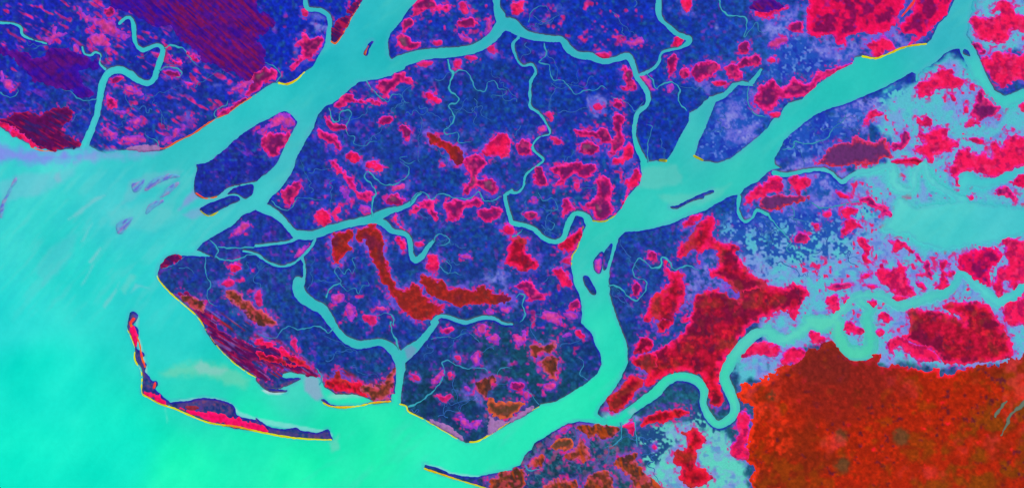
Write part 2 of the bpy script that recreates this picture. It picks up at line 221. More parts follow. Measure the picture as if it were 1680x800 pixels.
P hot|big crimson fan at the upper right corner| A4 975,110 1010,80 1050,90 1090,95 1130,60 1090,50 1130,0 1180,20 1210,70 1260,80 1400,80 1400,150 1240,155 1190,140 1160,200 1080,205 1010,180 1000,130
P hot|crimson wedge under the big crimson fan| A4 1035,290 1080,280 1090,250 1150,260 1180,260 1230,265 1300,240 1400,260 1400,400 1244,390 1190,400 1140,425 1100,400 1070,360
P mag|small dark crimson block beside the side channel| A4 990,215 1030,212 1055,250 1040,262 1010,240
P hot|helmet shaped crimson patch with brown bands on the flats| A4 720,430 740,390 800,370 830,335 880,335 920,370 950,395 940,420 880,430 820,440 780,460 735,475
P hot|crimson tooth below the helmet shaped patch| A4 880,455 905,460 912,485 898,490
P mag|wine dark shark tooth patch by the side channel| A4 990,550 1000,500 1020,460 1040,440 1060,480 1100,510 1135,525 1100,545 1080,570 1040,580 1005,570
P hot|crimson chip left of the dark shark tooth| A4 950,520 970,515 975,545 955,548
P hot|crimson bead above the dark shark tooth| A4 978,410 1000,408 1005,440 980,438
P hot|crimson disc below the shark tooth| A4 960,590 990,575 1025,600 990,618 962,612
P hot|crimson bean left of the helmet's tail| A4 465,590 490,545 520,535 540,550 565,548 550,560 510,580 480,600
P hot|pair of crimson cubes low on the flats| A4 722,570 750,575 790,575 795,605 760,612 730,610
P smoke|large smoky maroon plateau with red rim at the flats' left| A4 245,800 270,760 330,700 400,690 430,650 460,680 520,690 565,680 590,740 600,760 545,770 540,800 B4 545,12 400,20 300,18 250,5
P hot|jagged crimson cluster in the middle flats| A4 735,640 780,640 810,620 840,605 870,640 860,670 920,690 910,725 870,740 810,745 800,790 770,770 720,740 700,750 720,720 760,700 740,680
P mag|crumbled crimson stripe left of the jagged cluster| A4 600,700 640,690 640,660 670,640 690,665 680,700 650,730 610,735
P red|narrow brick stripe below the crumbled one| A4 600,780 650,770 720,765 750,785 740,805 B4 700,10 600,8
P hot|red lumps right of the jagged cluster| A4 975,675 1000,670 1050,680 1040,700 1000,690
P hot|broad crimson mass with peaks along the right flats| A4 900,800 930,730 980,720 990,750 1050,740 1080,760 1090,700 1120,690 1130,730 1170,660 1244,660 1400,640 1400,760 B4 1400,0 1200,35 1140,70 1080,78 1020,50 940,60 930,115 915,110 890,50 885,25
P hot|crimson dot on the right edge of the flats| A4 1225,505 1260,500 1260,545 1230,540
P crimson|crimson shelf poking in from the right edge| B4 1175,100 1215,65 1260,62 1400,50 1400,130 1244,125 1200,118
P mag|crimson crumb cluster below the right flats| B4 1110,130 1160,115 1180,140 1205,180 1190,200 1165,170 1125,165
P hot|tiny crimson bead west of the crumb cluster| B4 975,175 990,163 1000,180 985,190
P hot|rosy block at the left of the flat channel| B4 0,70 60,72 75,110 60,150 0,165 B3 1140,210 1130,180 1180,130 1244,90
P hot|second rosy block beside the first| B4 100,80 150,68 210,90 205,120 170,130 150,160 125,140 105,110
P smoke|dusky maroon tongue running under the rosy blocks| B4 0,170 60,155 120,170 190,165 200,182 130,200 60,225 0,230 B3 1200,210 1200,180
P hot|crimson shard on the channel's south side| B4 325,148 350,145 400,165 395,182 350,175
P hot|crimson gem with maroon belt among the speckled marsh| B4 360,235 380,222 430,230 428,262 400,275 440,300 465,325 430,320 400,345 360,350 365,310 385,280 362,262
P hot|chain of crimson crumbs stepping down the marsh| B4 430,370 460,360 490,410 500,440 490,470 505,490 470,490 455,460 470,440 445,400
P mag|crumbly crimson streak pointing to the wide lake| B4 450,185 490,165 515,190 560,215 630,255 645,285 610,290 570,250 520,232 480,200
P hot|pink red mote in the left speckled marsh| B4 225,305 245,305 240,322 226,320
P mag|rosy shred on the left speckled marsh| B4 135,345 165,335 200,370 190,390 130,392
P hot|rust bead above the rosy shred| B4 262,250 300,240 310,262 280,278
P hot|crimson horseshoe scrap south of the lake's west end| B4 590,380 610,372 650,395 710,430 700,442 660,420 610,440 600,415
P mag|mauve crimson ribbon trailing from the horseshoe scrap| B4 715,455 735,450 745,500 790,485 800,575 770,560 710,555 720,540 770,530
P hot|crimson hook above the branch river| B4 835,490 870,480 885,500 860,512 860,530 905,535 905,550 865,560 870,590 890,600 880,615 810,618 830,590 845,540 830,505
P hot|low crimson ellipse beside the hook| B4 718,590 750,585 775,610 765,625 740,618
P hot|large ragged crimson mass with a dark fin| B4 520,540 545,500 570,520 620,515 630,475 660,510 680,560 685,600 730,645 700,655 650,650 610,620 570,600 530,570
P hot|crimson rag under the ragged mass| B4 600,665 640,650 680,660 640,678
P hot|small red lens left of the ragged mass| B4 480,600 520,598 540,612 500,618
P hot|red chip above the small red lens| B4 450,560 480,540 500,550 470,570
P mag|lens shaped maroon patch ringed in crimson| B4 285,610 330,590 400,588 412,602 370,618 310,628
P hot|crimson claw below the ringed lens| B4 280,670 320,650 345,665 345,700 365,710 330,745 305,730 295,700
P hot|crimson pebble right of the claw| B4 365,670 395,655 405,680 375,695
P hot|crimson leaf on the pale spit between channels| B4 465,685 500,670 530,690 510,715 480,705
P hot|crimson seed on the pale spit's lower end| B4 535,745 560,732 590,745 585,780 555,775
P crimson|bulky crimson rock with a brown core by the lake's south east| B4 915,480 960,440 1020,425 1070,420 1120,430 1135,465 1110,500 1080,540 1090,590 1070,618 1030,580 980,545 935,520
P hot|crimson column along the right edge below the lake| B4 1140,380 1180,370 1244,378 1400,360 1400,560 1244,590 1190,620 1150,580 1140,650 1100,640 1090,600 1120,530 1160,500 1150,430
P hot|crimson scrap at the right edge of the branch river| B4 1160,680 1210,665 1244,640 1400,640 1400,780 1244,790 1190,800 1150,770 1140,730
P red|brick red block bordered by rivers in the lower right| B4 682,722 760,718 850,730 930,760 960,780 850,700 900,678 1000,675 1080,700 1110,750 1140,800 C4 1160,50 1195,140 1150,170 1060,195 980,200 900,200 850,180 800,140 690,90 640,60 684,40
P hot|crimson burst on the lower shore of the brick block| C4 575,95 640,60 700,95 770,110 820,140 835,185 760,180 710,170 640,110 610,150 580,120
P hot|crimson twig inside the horseshoe pool| C4 360,10 400,-20 430,10 470,30 440,55 390,50 370,30
P hot|red chip between pool and inlet| C4 520,30 560,25 575,45 540,70
P hot|crimson lobe above the plain's left shore| C4 200,45 240,40 275,70 270,95 215,95
P hot|crimson arch east of the meander| C4 0,95 50,100 60,140 20,170 0,170 C3 1180,150 1110,165 1120,130 1180,90
P hot|crimson bars on the left shoulder of the red plain| C4 60,170 90,130 150,115 180,130 170,175 110,200 70,200
P orange|vast brick orange plain filling the lower right corner| C3 1244,270 1160,280 1100,310 1110,380 1170,420 1160,520 1130,620 1160,690 1180,800 1180,3000 C4 2500,3000 2500,100 1300,110 1244,150 1180,185 1050,200 980,212 850,235 800,222 700,220 640,192 560,215 535,140 490,172 440,185 390,160 345,110 270,95 200,120 130,190 60,215
P hot|crimson margin along the left of the orange plain| C3 1100,440 1140,430 1160,500 1140,600 1150,660 1080,650 1060,600 1110,540 1090,500
P red|vast brick red massif between the two eastern rivers| B3 1110,470 1150,540 1244,600 B4 40,605 105,615 120,585 190,620 195,650 160,700 130,770 90,720 0,760 C3 1170,0 1130,50 1070,140 1020,200 1010,290 1030,370 1010,395 970,380 940,300 920,260 850,235 800,235 740,260 660,310 640,300 660,240 600,200 680,150 720,110 800,80 860,-10 B3 830,780 870,720 900,650 980,625 1050,640 1100,680 1080,600 1040,570
P red|crimson spur climbing north from the massif| B3 800,460 830,400 860,370 900,320 920,280 990,270 975,360 1030,400 1085,405 1095,460 1150,540 1244,600 1100,640 1040,580 960,545 1000,500 980,420 910,450 910,495 890,480 890,430 840,460
P hot|rose nub at the tip of the crimson spur| B3 825,300 880,260 920,255 915,285 860,310 835,325
P red|flask shaped brown red patch with hot pink rim| B3 740,490 770,530 820,545 835,590 830,680 790,750 770,800 720,780 690,760 645,770 660,720 680,660 740,620 765,580
P mag|small pink ring north of the wandering creek| B3 655,455 680,435 700,450 695,475 665,475
P mag|pink egg in the creek's noose| B3 580,610 600,578 628,590 628,630 605,650 585,640
P red|crimson stripe between the small wood and the massif| C3 590,140 620,70 660,65 690,100 660,130 620,145
P red|crimson point where two rivers meet| C3 570,260 610,255 640,290 600,330 560,390 510,430 470,400 460,370 520,320
P red|crimson belt above the loop river| C3 590,160 700,150 700,210 620,215 580,190
P red|crimson tongue within the big meander bend| C3 730,-20 770,0 740,50 700,20
P red|red lens with dark streaks below the loop river| C3 620,500 640,460 700,430 760,415 850,415 860,440 800,460 740,480 670,490
P brown|rust crown shaped patch on the south shore| C3 315,500 400,492 510,505 490,545 440,560 410,540 390,560 350,530
P olive|olive eye with pink rim on the south shore| C3 190,590 230,560 290,560 300,590 260,615 210,610
P brown|rust block right of the olive eye| C3 260,640 310,600 330,560 370,610 370,670 310,670 260,660
P hot|pink lump on the small headland creek| C3 545,500 570,480 595,480 590,540 565,520
P brown|rusty arrowhead south west of the olive eye| C3 80,690 140,635 160,660 140,690 100,697
P pink|mauve dash left of the rust crown| C3 220,520 280,495 280,515 240,530
P brown|long tawny ridge at the bottom centre| C3 495,680 560,640 610,610 600,650 640,720 700,770 760,810 760,1200 600,1200 600,830 560,740
P brown|tawny block on the bottom edge| C3 345,810 370,740 410,715 470,720 490,790 480,1100 345,1100
P brown|tawny block left of the other on the bottom edge| C3 150,800 190,760 310,755 320,800 320,1100 150,1100
P brown|mottled tawny foot of the southern spit| C2 1130,760 1180,730 1244,710 C3 60,705 70,750 60,790 0,830 C2 1160,830 1140,790
P red|tall crimson island in the pale marsh near the bottom| C3 810,515 860,525 900,520 945,570 920,600 890,640 900,690 950,720 965,750 930,790 860,790 815,760 820,700 780,670 790,620 850,600 840,550
P hot|small rose fleck in the speckled marsh near the bottom| C3 680,595 695,585 705,605 690,615
P beach|magenta crown of the hooked spit with orange edge| C1 632,20 650,15 668,60 668,110 655,110 642,70
P beach|pink foot of the hooked spit| C1 700,335 720,325 760,345 800,385 780,388 730,362
P beach|wide glowing red beach of the long barrier island| C1 880,412 940,430 1000,432 1080,440 1150,460 1244,485 C2 60,518 30,525 0,516 C1 1244,516 1150,500 1040,478 960,452
P rust|small rust mark on the long barrier island's woods| C1 900,405 945,400 965,412 930,420'''
DATA_CREEK = '''R meandering pale creek winding south from the north channel| A2 930,290,14 945,340,12 958,365,14 940,410,11 945,445,10 985,475,10 975,500,9 935,515,9 960,555,9 955,600,9 915,635,8 930,655,7 980,645,7 985,690,6 1010,695,6 1050,685,5
R branching creek wriggling east of the first creek| A2 960,360,8 1000,340,8 1040,370,8 1065,430,8 1110,445,7 1130,400,6 1160,395,6 1180,430,6 1215,440,5 1205,465,4 1150,465,4 1150,490,3
R thin creek with tight folds below the river's south bank| A2 355,525,9 375,590,9 400,590,8 410,550,8 440,535,8 465,555,7 440,610,7 445,655,6 480,665,6 475,695,5 520,712,5 560,690,5 600,690,3
R creek with drooping hook beneath the northern bank| A2 535,395,9 560,430,7 600,470,7 640,495,6 660,465,6 700,460,5 720,490,5 750,505,4
R branch creek running from the long channel to the south| A3 155,210,9 165,270,8 130,300,8 150,310,8 180,320,7 195,385,7 250,395,7 310,460,7 350,440,7 400,440,6 440,420,6 465,440,4
R knotted creek beneath the top right forest| A3 1005,-20,10 1015,40,10 1050,75,10 1130,85,9 1140,130,8 1130,180,6 1190,110,5 1200,155,5 1244,155,5
R quiet creek linking to the tidal cove| A3 650,360,6 680,385,8 700,430,8 740,405,9 790,405,9 815,440,9 808,490,9 850,540,10
R faint creek inside the strip beside the big river| A3 660,790,9 660,700,6 680,620,5 650,605,4
R twin creek cut beside the channel bend| A3 480,470,5 560,500,5 600,540,5 640,490,6
R small creek above the thin top forest| A3 80,110,6 100,50,5 160,30,5 180,60,4
R short pale creek feeding the cove from the rim| A3 1150,420,8 1145,490,7 1180,555,7 1244,570,7
R creek loop in the corner woods of the leaf shaped forest| A4 70,725,7 120,720,8 130,690,8 200,700,8 290,670,7 310,630,6 370,580,5 380,540,4
R hooked creek head north of the middle channel| B2 565,270,12 565,200,11 582,150,10 560,110,9 530,80,9 535,50,9 560,60,9 600,100,8 640,115,8 690,105,8 740,65,7 740,30,6 700,0,5
R faint winding creek across the west delta forest| B2 75,190,7 120,230,7 170,230,6 200,180,5 260,180,4 330,190,4
R creek bow joining middle channel to the crescent river| B2 750,210,8 770,165,8 820,150,8 850,185,8 900,155,8 960,175,8 1040,180,8 1080,148,8 1110,190,8 1150,190,8 1195,168,8
R looped creek past the fork's tip| B2 865,385,8 880,355,8 920,360,8 940,380,7 920,405,7 870,405,6
R coiled creeks in the lower delta woods| B2 340,660,12 365,610,9 410,590,8 400,560,6 380,530,6 400,515,5 430,545,6 450,520,5 470,545,5 480,510,5 470,470,5 510,462,4
R curly creek east of the coiled creeks| B2 405,590,6 440,625,5 480,615,5 500,640,5 520,600,5 550,605,4 540,575,4
R zigzag creek above the lower fork| B2 670,795,9 665,755,8 640,735,6 600,745,5 580,750,4
R zigzag creek foot running to the fork| C2 655,-10,9 660,40,9 680,80,11 695,130,12
R squiggle creek right of the magenta diamond| B2 885,500,6 935,545,6 945,500,5 900,475,4
R little squiggle creek on the sickle's right| B2 925,545,4 965,540,5 1000,552,4
R creek feeding the head of the lower channel| C2 380,20,10 350,45,9 310,15,8 260,20,8 210,30,7 160,15,7 130,30,6 95,70,6 60,70,5 0,50,4
R long thin creek down the west lobe| B1 1000,465,7 1000,540,7 1025,600,7 1005,640,6 1025,690,5 1060,700,4
R creek rimming the far western tip| B1 785,520,5 840,505,5 880,475,5 900,460,5
R short creek near the tip hollow| B1 870,520,4 910,515,5 945,540,4
R west lobe border creek| B1 1020,380,8 1060,425,9 1050,455,9 1045,470,9
R feeder creek along the small lobe| B1 1060,415,10 1130,420,9 1244,415,10
R lower feeder creek along the small lobe| B1 1045,462,9 1100,480,10 1160,475,9 1200,455,9 1244,452,10
R crooked creek crossing the lower delta| C2 740,405,12 790,385,10 830,355,9 870,320,9 905,270,8 915,225,8 905,190,8 930,180,8 980,205,7 1030,220,7 1070,215,6 1120,225,6 1130,250,5
R creek end beyond the crooked creek| C2 1175,255,5 1185,220,6 1244,215,5
R straight fine creek east of the lower fork| C2 850,75,6 920,65,5 970,70,5 1020,45,4 1060,65,4 1090,100,4
R branching creek in the lower delta's right| C3 370,275,6 330,245,6 350,190,5 310,160,4
R short creek notch on the lower delta shore| C3 130,395,6 85,335,5 60,320,4
R creek cutting the headland near the south shore| C3 595,455,9 600,520,8 610,600,7
R tidal creek at the left of the headland| C3 530,480,9 530,550,8 495,590,7 440,605,5
R bottom creek behind the tawny blocks| C3 60,690,8 90,715,8 150,700,6
R thin creek twisting through the speckled marsh| B4 0,260,12 40,310,10 100,375,9 110,400,8 90,420,7 100,440,7 130,430,6
R marsh creek beside the rosy blocks| B4 110,210,6 130,260,6 100,270,5 180,290,5 210,280,4
R narrow creek crossing the leaf gem marsh| B4 210,200,8 260,225,8 340,215,8 420,195,7 470,200,9 510,225,10
R wandering creek in the woods east of the curved river| B3 470,600,11 520,610,10 560,650,9 600,675,9 640,640,8 655,590,8 630,570,7 595,560,7 590,510,8 620,470,8 650,490,8 680,515,9 720,510,12 730,465,14 760,480,10 790,525,9 850,505,9 910,530,8
R comb shaped creeks in the delta's teal woods| B3 130,150,5 150,190,5 200,180,5 220,230,5 180,240,4 130,215,4
R lower comb creek in the teal woods| B3 150,320,4 190,330,5 205,300,5 160,285,4
R short creek left of the crescent river| B3 0,365,8 35,350,8 50,325,9
R curl creek beside the left tangle| B3 20,660,8 40,640,8 60,655,9 50,700,9 65,740,9 40,780,9
R faint creek in the west lowland| A1 0,450,7 50,475,6 90,450,5 80,430,4
R thin creek arm joining the kinked river| A1 470,480,7 430,490,7 380,480,7 350,450,6 300,435,5
R looping creek arm right of the kinked river| A1 800,235,10 830,222,11 870,230,11 900,245,9 920,280,6 970,330,5
R hairpin creek right of the kinked river| A1 775,345,7 800,330,8 850,330,9 885,355,9 870,375,7 820,355,6
R shore creek near the pinkish strip| A1 770,730,7 765,690,6 710,660,5 705,640,4
R short creek by the magenta sliver| A1 1050,575,7 1045,540,7 1100,510,6 1110,485,5
R bank creek by the maroon wedge| A2 100,400,8 120,360,7 80,320,6 30,300,5
R thin creek below the north channel tip| A2 735,760,4 700,770,5 740,795,5 780,780,4
R dune creek cutting the long barrier coast| C2 310,300,10 320,260,9 290,215,6
R grey runnel on the orange plain| C4 1100,455,12 1130,410,24 1160,375,16
R grey gully on the orange plain's right| C4 1130,545,8 1160,490,16 1180,440,20 1230,400,22 1270,340,26'''
DATA_BEACH = '''B yellow|golden yellow sand line|B1 763,555,7 775,580,7 825,635,7 885,688,7 945,740,7 975,775,6 C1 1000,30,4 1060,115,4 1130,185,5 1200,238,5 1244,262,5
B yellow|golden yellow sand line|C1 618,30,4 640,75,5 655,125,5 655,178,6 688,240,5 690,338,8 725,362,9 780,392,9 850,415,9 920,446,10 1000,478,10 1060,490,11 1150,500,11 1244,522,11 C2 60,536,11 150,552,11 260,562,9 365,565,7
B orange|glowing orange sand line|B1 650,765,16 635,790,16 C1 672,80,8 690,160,12 705,210,10
B orange|glowing orange sand line|C1 755,290,12 748,312,12
B yellow|golden yellow sand line|C2 325,385,9 360,402,9 420,408,9 500,402,9 560,387,9 600,382,9 655,378,8
B yellow|golden yellow sand line|C2 697,392,6 730,402,6 740,428,7 820,468,6 900,515,5 980,562,4
B yellow|golden yellow sand line|C2 1040,576,9 1080,572,8 1150,532,6 1244,470,6 C3 60,440,5 130,405,5
B yellow|golden yellow sand line|A4 460,275,12 520,285,12 580,265,10 640,238,10 700,222,10 770,214,8
B orange|orange sand line|A4 650,80,9 680,45,12 712,0,14 720,-80,14
B orange|orange sand line|A2 365,203,9 385,212,11 405,190,8 430,150,7 470,75,7 505,20,5
B yellow|golden yellow sand line|A2 112,405,12 150,410,12 195,390,9 240,348,6
B orange|orange sand line|A1 780,722,7 810,718,7 860,688,7 940,650,7 1000,607,6 A1 1060,573,7 1110,548,7 1160,510,7 1244,460,5
B orange|orange sand line|A1 150,715,5 200,732,5 260,735,4
B olive|olive yellow mud line|A3 720,778,12 750,782,12
B olive|olive yellow mud line|A3 885,758,12 925,778,11
B olive|olive yellow mud line|B3 395,288,8 450,290,8 500,262,6
B olive|olive yellow mud line|B3 345,315,7 335,350,6 318,420,5 292,460,6 290,520,5
B yellow|golden yellow sand line|C2 820,705,8 900,732,8 1000,765,8 1100,795,8 1200,830,8
B orange|orange mud line|B1 955,155,6 1000,180,6 1060,170,5
B olive|olive mud line|B1 975,240,5 1015,265,6 1060,245,5
B rust|rust red mud line|A2 528,265,9 545,225,8'''
LAND_SEEDS = [(1301,700,'ground','southern mainland of red plain and brown woods'), (319,49,'ground','northwest mainland of blue forest and purple upland'),
(1488,32,'ground','northern mainland with the great crimson clearing'), (1440,297,'ground','eastern land of pale tidal flats, woods and crimson patches'),
(746,323,'delta_land','blue central delta between the two great rivers'), 
(520,513,'delta_land','western lobe of the delta with the dune coast'), 
(1041,7,'ground','forest between the two northern tributaries'), 
 (707,29,'ground','forest block north of the north channel'),
 (1397,534,'ground','pale ground inside the horseshoe pool'),
]
SKYS, SUNS, SUNC, EXPO = 0.08, 3.0, (1.0, .95, .88), 0.62
import bpy, math, re
import numpy as np

S = 2.963
TILE = {'A': 0, 'B': 265, 'C': 530}
PX = {'1': 0, '2': 420, '3': 840, '4': 1260}
rng = np.random.RandomState(7)

def parse(s, base=None):
    ox, oy = 0, 0; out = []
    for t in s.split():
        if t[0] in 'ABC' and len(t) == 2:
            ox, oy = PX[t[1]], TILE[t[0]]; continue
        v = [float(q) for q in t.split(',')]
        p = [ox + v[0] / S, oy + v[1] / S]
        if len(v) > 2: p.append(v[2] / S)
        out.append(p)
    return np.array(out)

def lines(txt):
    for l in txt.strip().splitlines():
        l = l.strip()
        if l and not l.startswith('#'): yield l

def smooth_poly(P, n=4, closed=True):
    """Catmull-Rom through the points."""
    N = len(P); out = []
    rngi = range(N) if closed else range(N - 1)
    for i in rngi:
        if closed: a, b, c, d = P[i - 1], P[i], P[(i + 1) % N], P[(i + 2) % N]
        else: a, b, c, d = P[max(i - 1, 0)], P[i], P[i + 1], P[min(i + 2, N - 1)]
        L = np.linalg.norm(c[:2] - b[:2]) + 1e-6
        m0 = (c - a) * .5; m1 = (d - b) * .5
        m0 = m0 * min(1, 1.1 * L / (np.linalg.norm(m0[:2]) + 1e-6)); m1 = m1 * min(1, 1.1 * L / (np.linalg.norm(m1[:2]) + 1e-6))
        for k in range(n):
            t = k / n
            out.append((2*t**3-3*t*t+1) * b + (t**3-2*t*t+t) * m0 + (3*t*t-2*t**3) * c + (t**3-t*t) * m1)
    if not closed: out.append(P[-1])
    return np.array(out)

# ------------------------------------------------------------------ grid
STEP = 1.3
def axis(lo, hi, far):
    core = np.arange(lo, hi + .01, STEP)
    g = []; s = STEP; x = 0
    while x < far:
        s = min(s * 1.16, far / 14); x += s; g.append(x)
    g = np.array(g)
    return np.concatenate([(core[0] - g)[::-1], core, core[-1] + g])
gx = axis(-20, 1702, 7000); gy = axis(-20, 822, 7000)
NX, NY = len(gx), len(gy)
GX, GY = np.meshgrid(gx, gy)
GX = GX.astype(np.float32); GY = GY.astype(np.float32)

TAB = rng.rand(16, 256, 256).astype(np.float32)
def vnoise(X, Y, scale, k=0, ang=0.0, stretch=1.0):
    if ang or stretch != 1.0:
        c, s = math.cos(ang), math.sin(ang)
        X, Y = (X * c + Y * s) / stretch, (-X * s + Y * c)
    u = X / scale + 37.3 * k; v = Y / scale + 11.7 * k
    iu = np.floor(u).astype(np.int32); iv = np.floor(v).astype(np.int32)
    fu = u - iu; fv = v - iv
    fu = fu * fu * (3 - 2 * fu); fv = fv * fv * (3 - 2 * fv)
    T = TAB[k % 16]
    a = T[iv & 255, iu & 255]; b = T[iv & 255, (iu + 1) & 255]
    c = T[(iv + 1) & 255, iu & 255]; d = T[(iv + 1) & 255, (iu + 1) & 255]
    return ((a * (1 - fu) + b * fu) * (1 - fv) + (c * (1 - fu) + d * fu) * fv).astype(np.float32)
def fbm(X, Y, scale, k=0, o=3, **kw):
    r = 0; a = 1; t = 0
    for i in range(o):
        r = r + a * vnoise(X, Y, scale / 2 ** i, k + i, **kw); t += a; a *= .6
    return r / t
def sst(a, b, x):
    t = np.clip((x - a) / (b - a), 0, 1); return t * t * (3 - 2 * t)

R = 14.0
def seg_dist(D, P, closed=True, width=None):
    """min distance (minus half width) from the grid to the segments, clamped at R, updated in D"""
    n = len(P)
    for i in range(n if closed else n - 1):
        a = P[i][:2]; b = P[(i + 1) % n][:2]
        wa = P[i][2] / 2 if width else 0; wb = P[(i + 1) % n][2] / 2 if width else 0
        m = R + max(wa, wb)
        x0 = np.searchsorted(gx, min(a[0], b[0]) - m); x1 = np.searchsorted(gx, max(a[0], b[0]) + m)
        y0 = np.searchsorted(gy, min(a[1], b[1]) - m); y1 = np.searchsorted(gy, max(a[1], b[1]) + m)
        if x1 <= x0 or y1 <= y0: continue
        X = gx[x0:x1][None, :]; Y = gy[y0:y1][:, None]
        dx, dy = b - a; L = dx * dx + dy * dy + 1e-9
        t = np.clip(((X - a[0]) * dx + (Y - a[1]) * dy) / L, 0, 1)
        d = np.sqrt((X - a[0] - t * dx) ** 2 + (Y - a[1] - t * dy) ** 2) - (wa + t * (wb - wa))
        sub = D[y0:y1, x0:x1]; np.minimum(sub, d, out=sub)

def inside(P):
    M = np.zeros((NY, NX), bool)
    a = P[:, :2]; b = np.roll(a, -1, axis=0)
    j0 = np.searchsorted(gy, P[:, 1].min()); j1 = np.searchsorted(gy, P[:, 1].max())
    for j in range(j0, j1):
        y = gy[j] + 1e-6
        c = (a[:, 1] > y) != (b[:, 1] > y)
        if not c.any(): continue
        xs = np.sort(a[c, 0] + (y - a[c, 1]) * (b[c, 0] - a[c, 0]) / (b[c, 1] - a[c, 1]))
        for q in range(0, len(xs) - 1, 2):
            M[j, np.searchsorted(gx, xs[q]):np.searchsorted(gx, xs[q + 1])] = True
    return M

def sdf(P):
    """positive inside; returns full-grid array"""
    D = np.full((NY, NX), R, np.float32)
    seg_dist(D, P)
    return np.where(inside(P), D, -D).astype(np.float32)

# ------------------------------------------------------------------ noises
N2 = vnoise(GX, GY, 2.6, 1); N4 = fbm(GX, GY, 5, 2, 2); N8 = fbm(GX, GY, 9, 4, 3)
N25 = fbm(GX, GY, 25, 6, 3); N70 = fbm(GX, GY, 70, 8, 3)
NE = (fbm(GX, GY, 11, 10, 3) - .5)          # edge raggedness
NE2 = (fbm(GX, GY, 5, 12, 2) - .5)

# ------------------------------------------------------------------ land / water
wet = np.full((NY, NX), -R, np.float32)
islands = []
for l in lines(DATA_WATER):
    kind = l[0]; f = l[2:].split('|')
    if kind == 'W':
        P = parse(f[1])
        np.maximum(wet, sdf(P), out=wet)
    elif kind == 'C':
        P = smooth_poly(parse(f[1]), 5, False)
        D = np.full((NY, NX), R, np.float32); seg_dist(D, P, False, True)
        np.maximum(wet, -D, out=wet)
    elif kind == 'I':
        islands.append((f[0], f[1], smooth_poly(parse(f[2]), 3)))
land = -wet
isl_d = []
for nm, lab, P in islands:
    d = sdf(P) + .3
    isl_d.append(d); np.maximum(land, d, out=land)
ZD = {}

# ------------------------------------------------------------------ colours (reflectance of the surface, false-colour survey palette)
def rbf(pts, X, Y, s=70.0):
    W = 0; C = 0
    for x, y, r, g, b in pts:
        w = 1 / ((X - x) ** 2 + (Y - y) ** 2 + s * s) ** 2
        W = W + w; C = C + w[..., None] * np.array([r, g, b], np.float32)
    return C / W[..., None]
def mix(a, b, t):
    return a + (np.asarray(b, np.float32) - a) * t[..., None]

FOREST = [(60,60,38,30,190),(250,40,38,32,185),(150,150,36,52,178),(270,130,36,36,180),(300,200,36,48,172),(500,60,25,32,195),(620,40,28,36,188),
 (720,60,32,48,185),(900,60,26,44,185),(1000,30,26,40,185),(1150,60,28,52,175),(1220,90,45,80,185),(620,170,32,52,172),(760,170,32,54,165),(900,180,28,54,170),(980,140,24,46,180),
 (640,250,36,52,165),(800,260,30,54,165),(930,240,34,46,178),(1080,200,26,44,178),(1190,230,40,66,190),(390,260,40,32,165),(1330,210,32,62,170),
 (540,330,42,50,180),(680,380,34,56,160),(900,330,34,60,160),(440,380,38,48,165),(330,450,38,58,155),(560,470,36,54,165),(720,440,34,60,160),(900,480,40,50,165),
 (1080,400,38,62,165),(1050,480,36,58,155),(1200,390,36,80,170),(1320,330,35,82,170),(420,460,38,60,155),(520,560,34,50,155),(560,600,30,52,140),(400,600,40,40,130),
 (700,560,36,50,165),(720,620,36,56,125),(820,600,34,62,120),(900,600,36,66,125),(950,570,30,48,140),(860,680,30,52,125),(720,660,28,48,115),(1020,560,34,48,135),
 (920,720,34,52,110),(1050,730,40,72,125),(1100,700,45,90,145),(1380,600,40,80,120)]
WATER = [(40,300,62,214,208),(60,380,52,216,206),(200,330,60,204,206),(120,470,44,220,208),(20,520,40,222,212),(300,300,62,202,200),(260,480,44,212,205),(60,620,12,232,204),(40,760,8,240,202),
 (200,740,8,236,200),(300,560,36,210,200),(330,640,42,216,190),(420,700,28,240,185),(300,780,22,250,185),(500,780,26,250,180),(620,740,34,246,178),(700,790,34,238,186),(560,690,34,232,180),(600,700,34,236,180),
 (480,640,60,214,190),(430,130,40,198,196),(560,50,42,190,196),(600,130,40,190,192),(480,260,60,190,195),(420,340,60,200,200),(700,95,48,188,186),(850,50,45,180,190),(1000,100,45,180,190),
 (560,380,48,186,188),(680,350,50,184,188),(550,510,48,188,190),(640,570,50,186,186),(800,520,50,182,188),(1080,300,50,205,190),(1150,250,60,196,190),(1200,170,60,184,190),(1000,370,54,208,188),
 (960,450,45,202,186),(1000,560,36,218,184),(960,640,34,230,180),(880,720,36,234,182),(1380,120,38,198,186),(1300,220,40,198,188),(1560,40,42,180,190),(1200,300,48,202,186),(1630,150,60,202,192),
 (1550,380,66,202,200),(1640,330,66,198,202),(1460,300,80,206,200),(1240,560,80,206,186),(1190,640,70,216,180),(1100,620,60,222,180),(1400,570,70,205,170),(1480,480,88,205,195),(1420,480,84,205,190)]
Z = {}
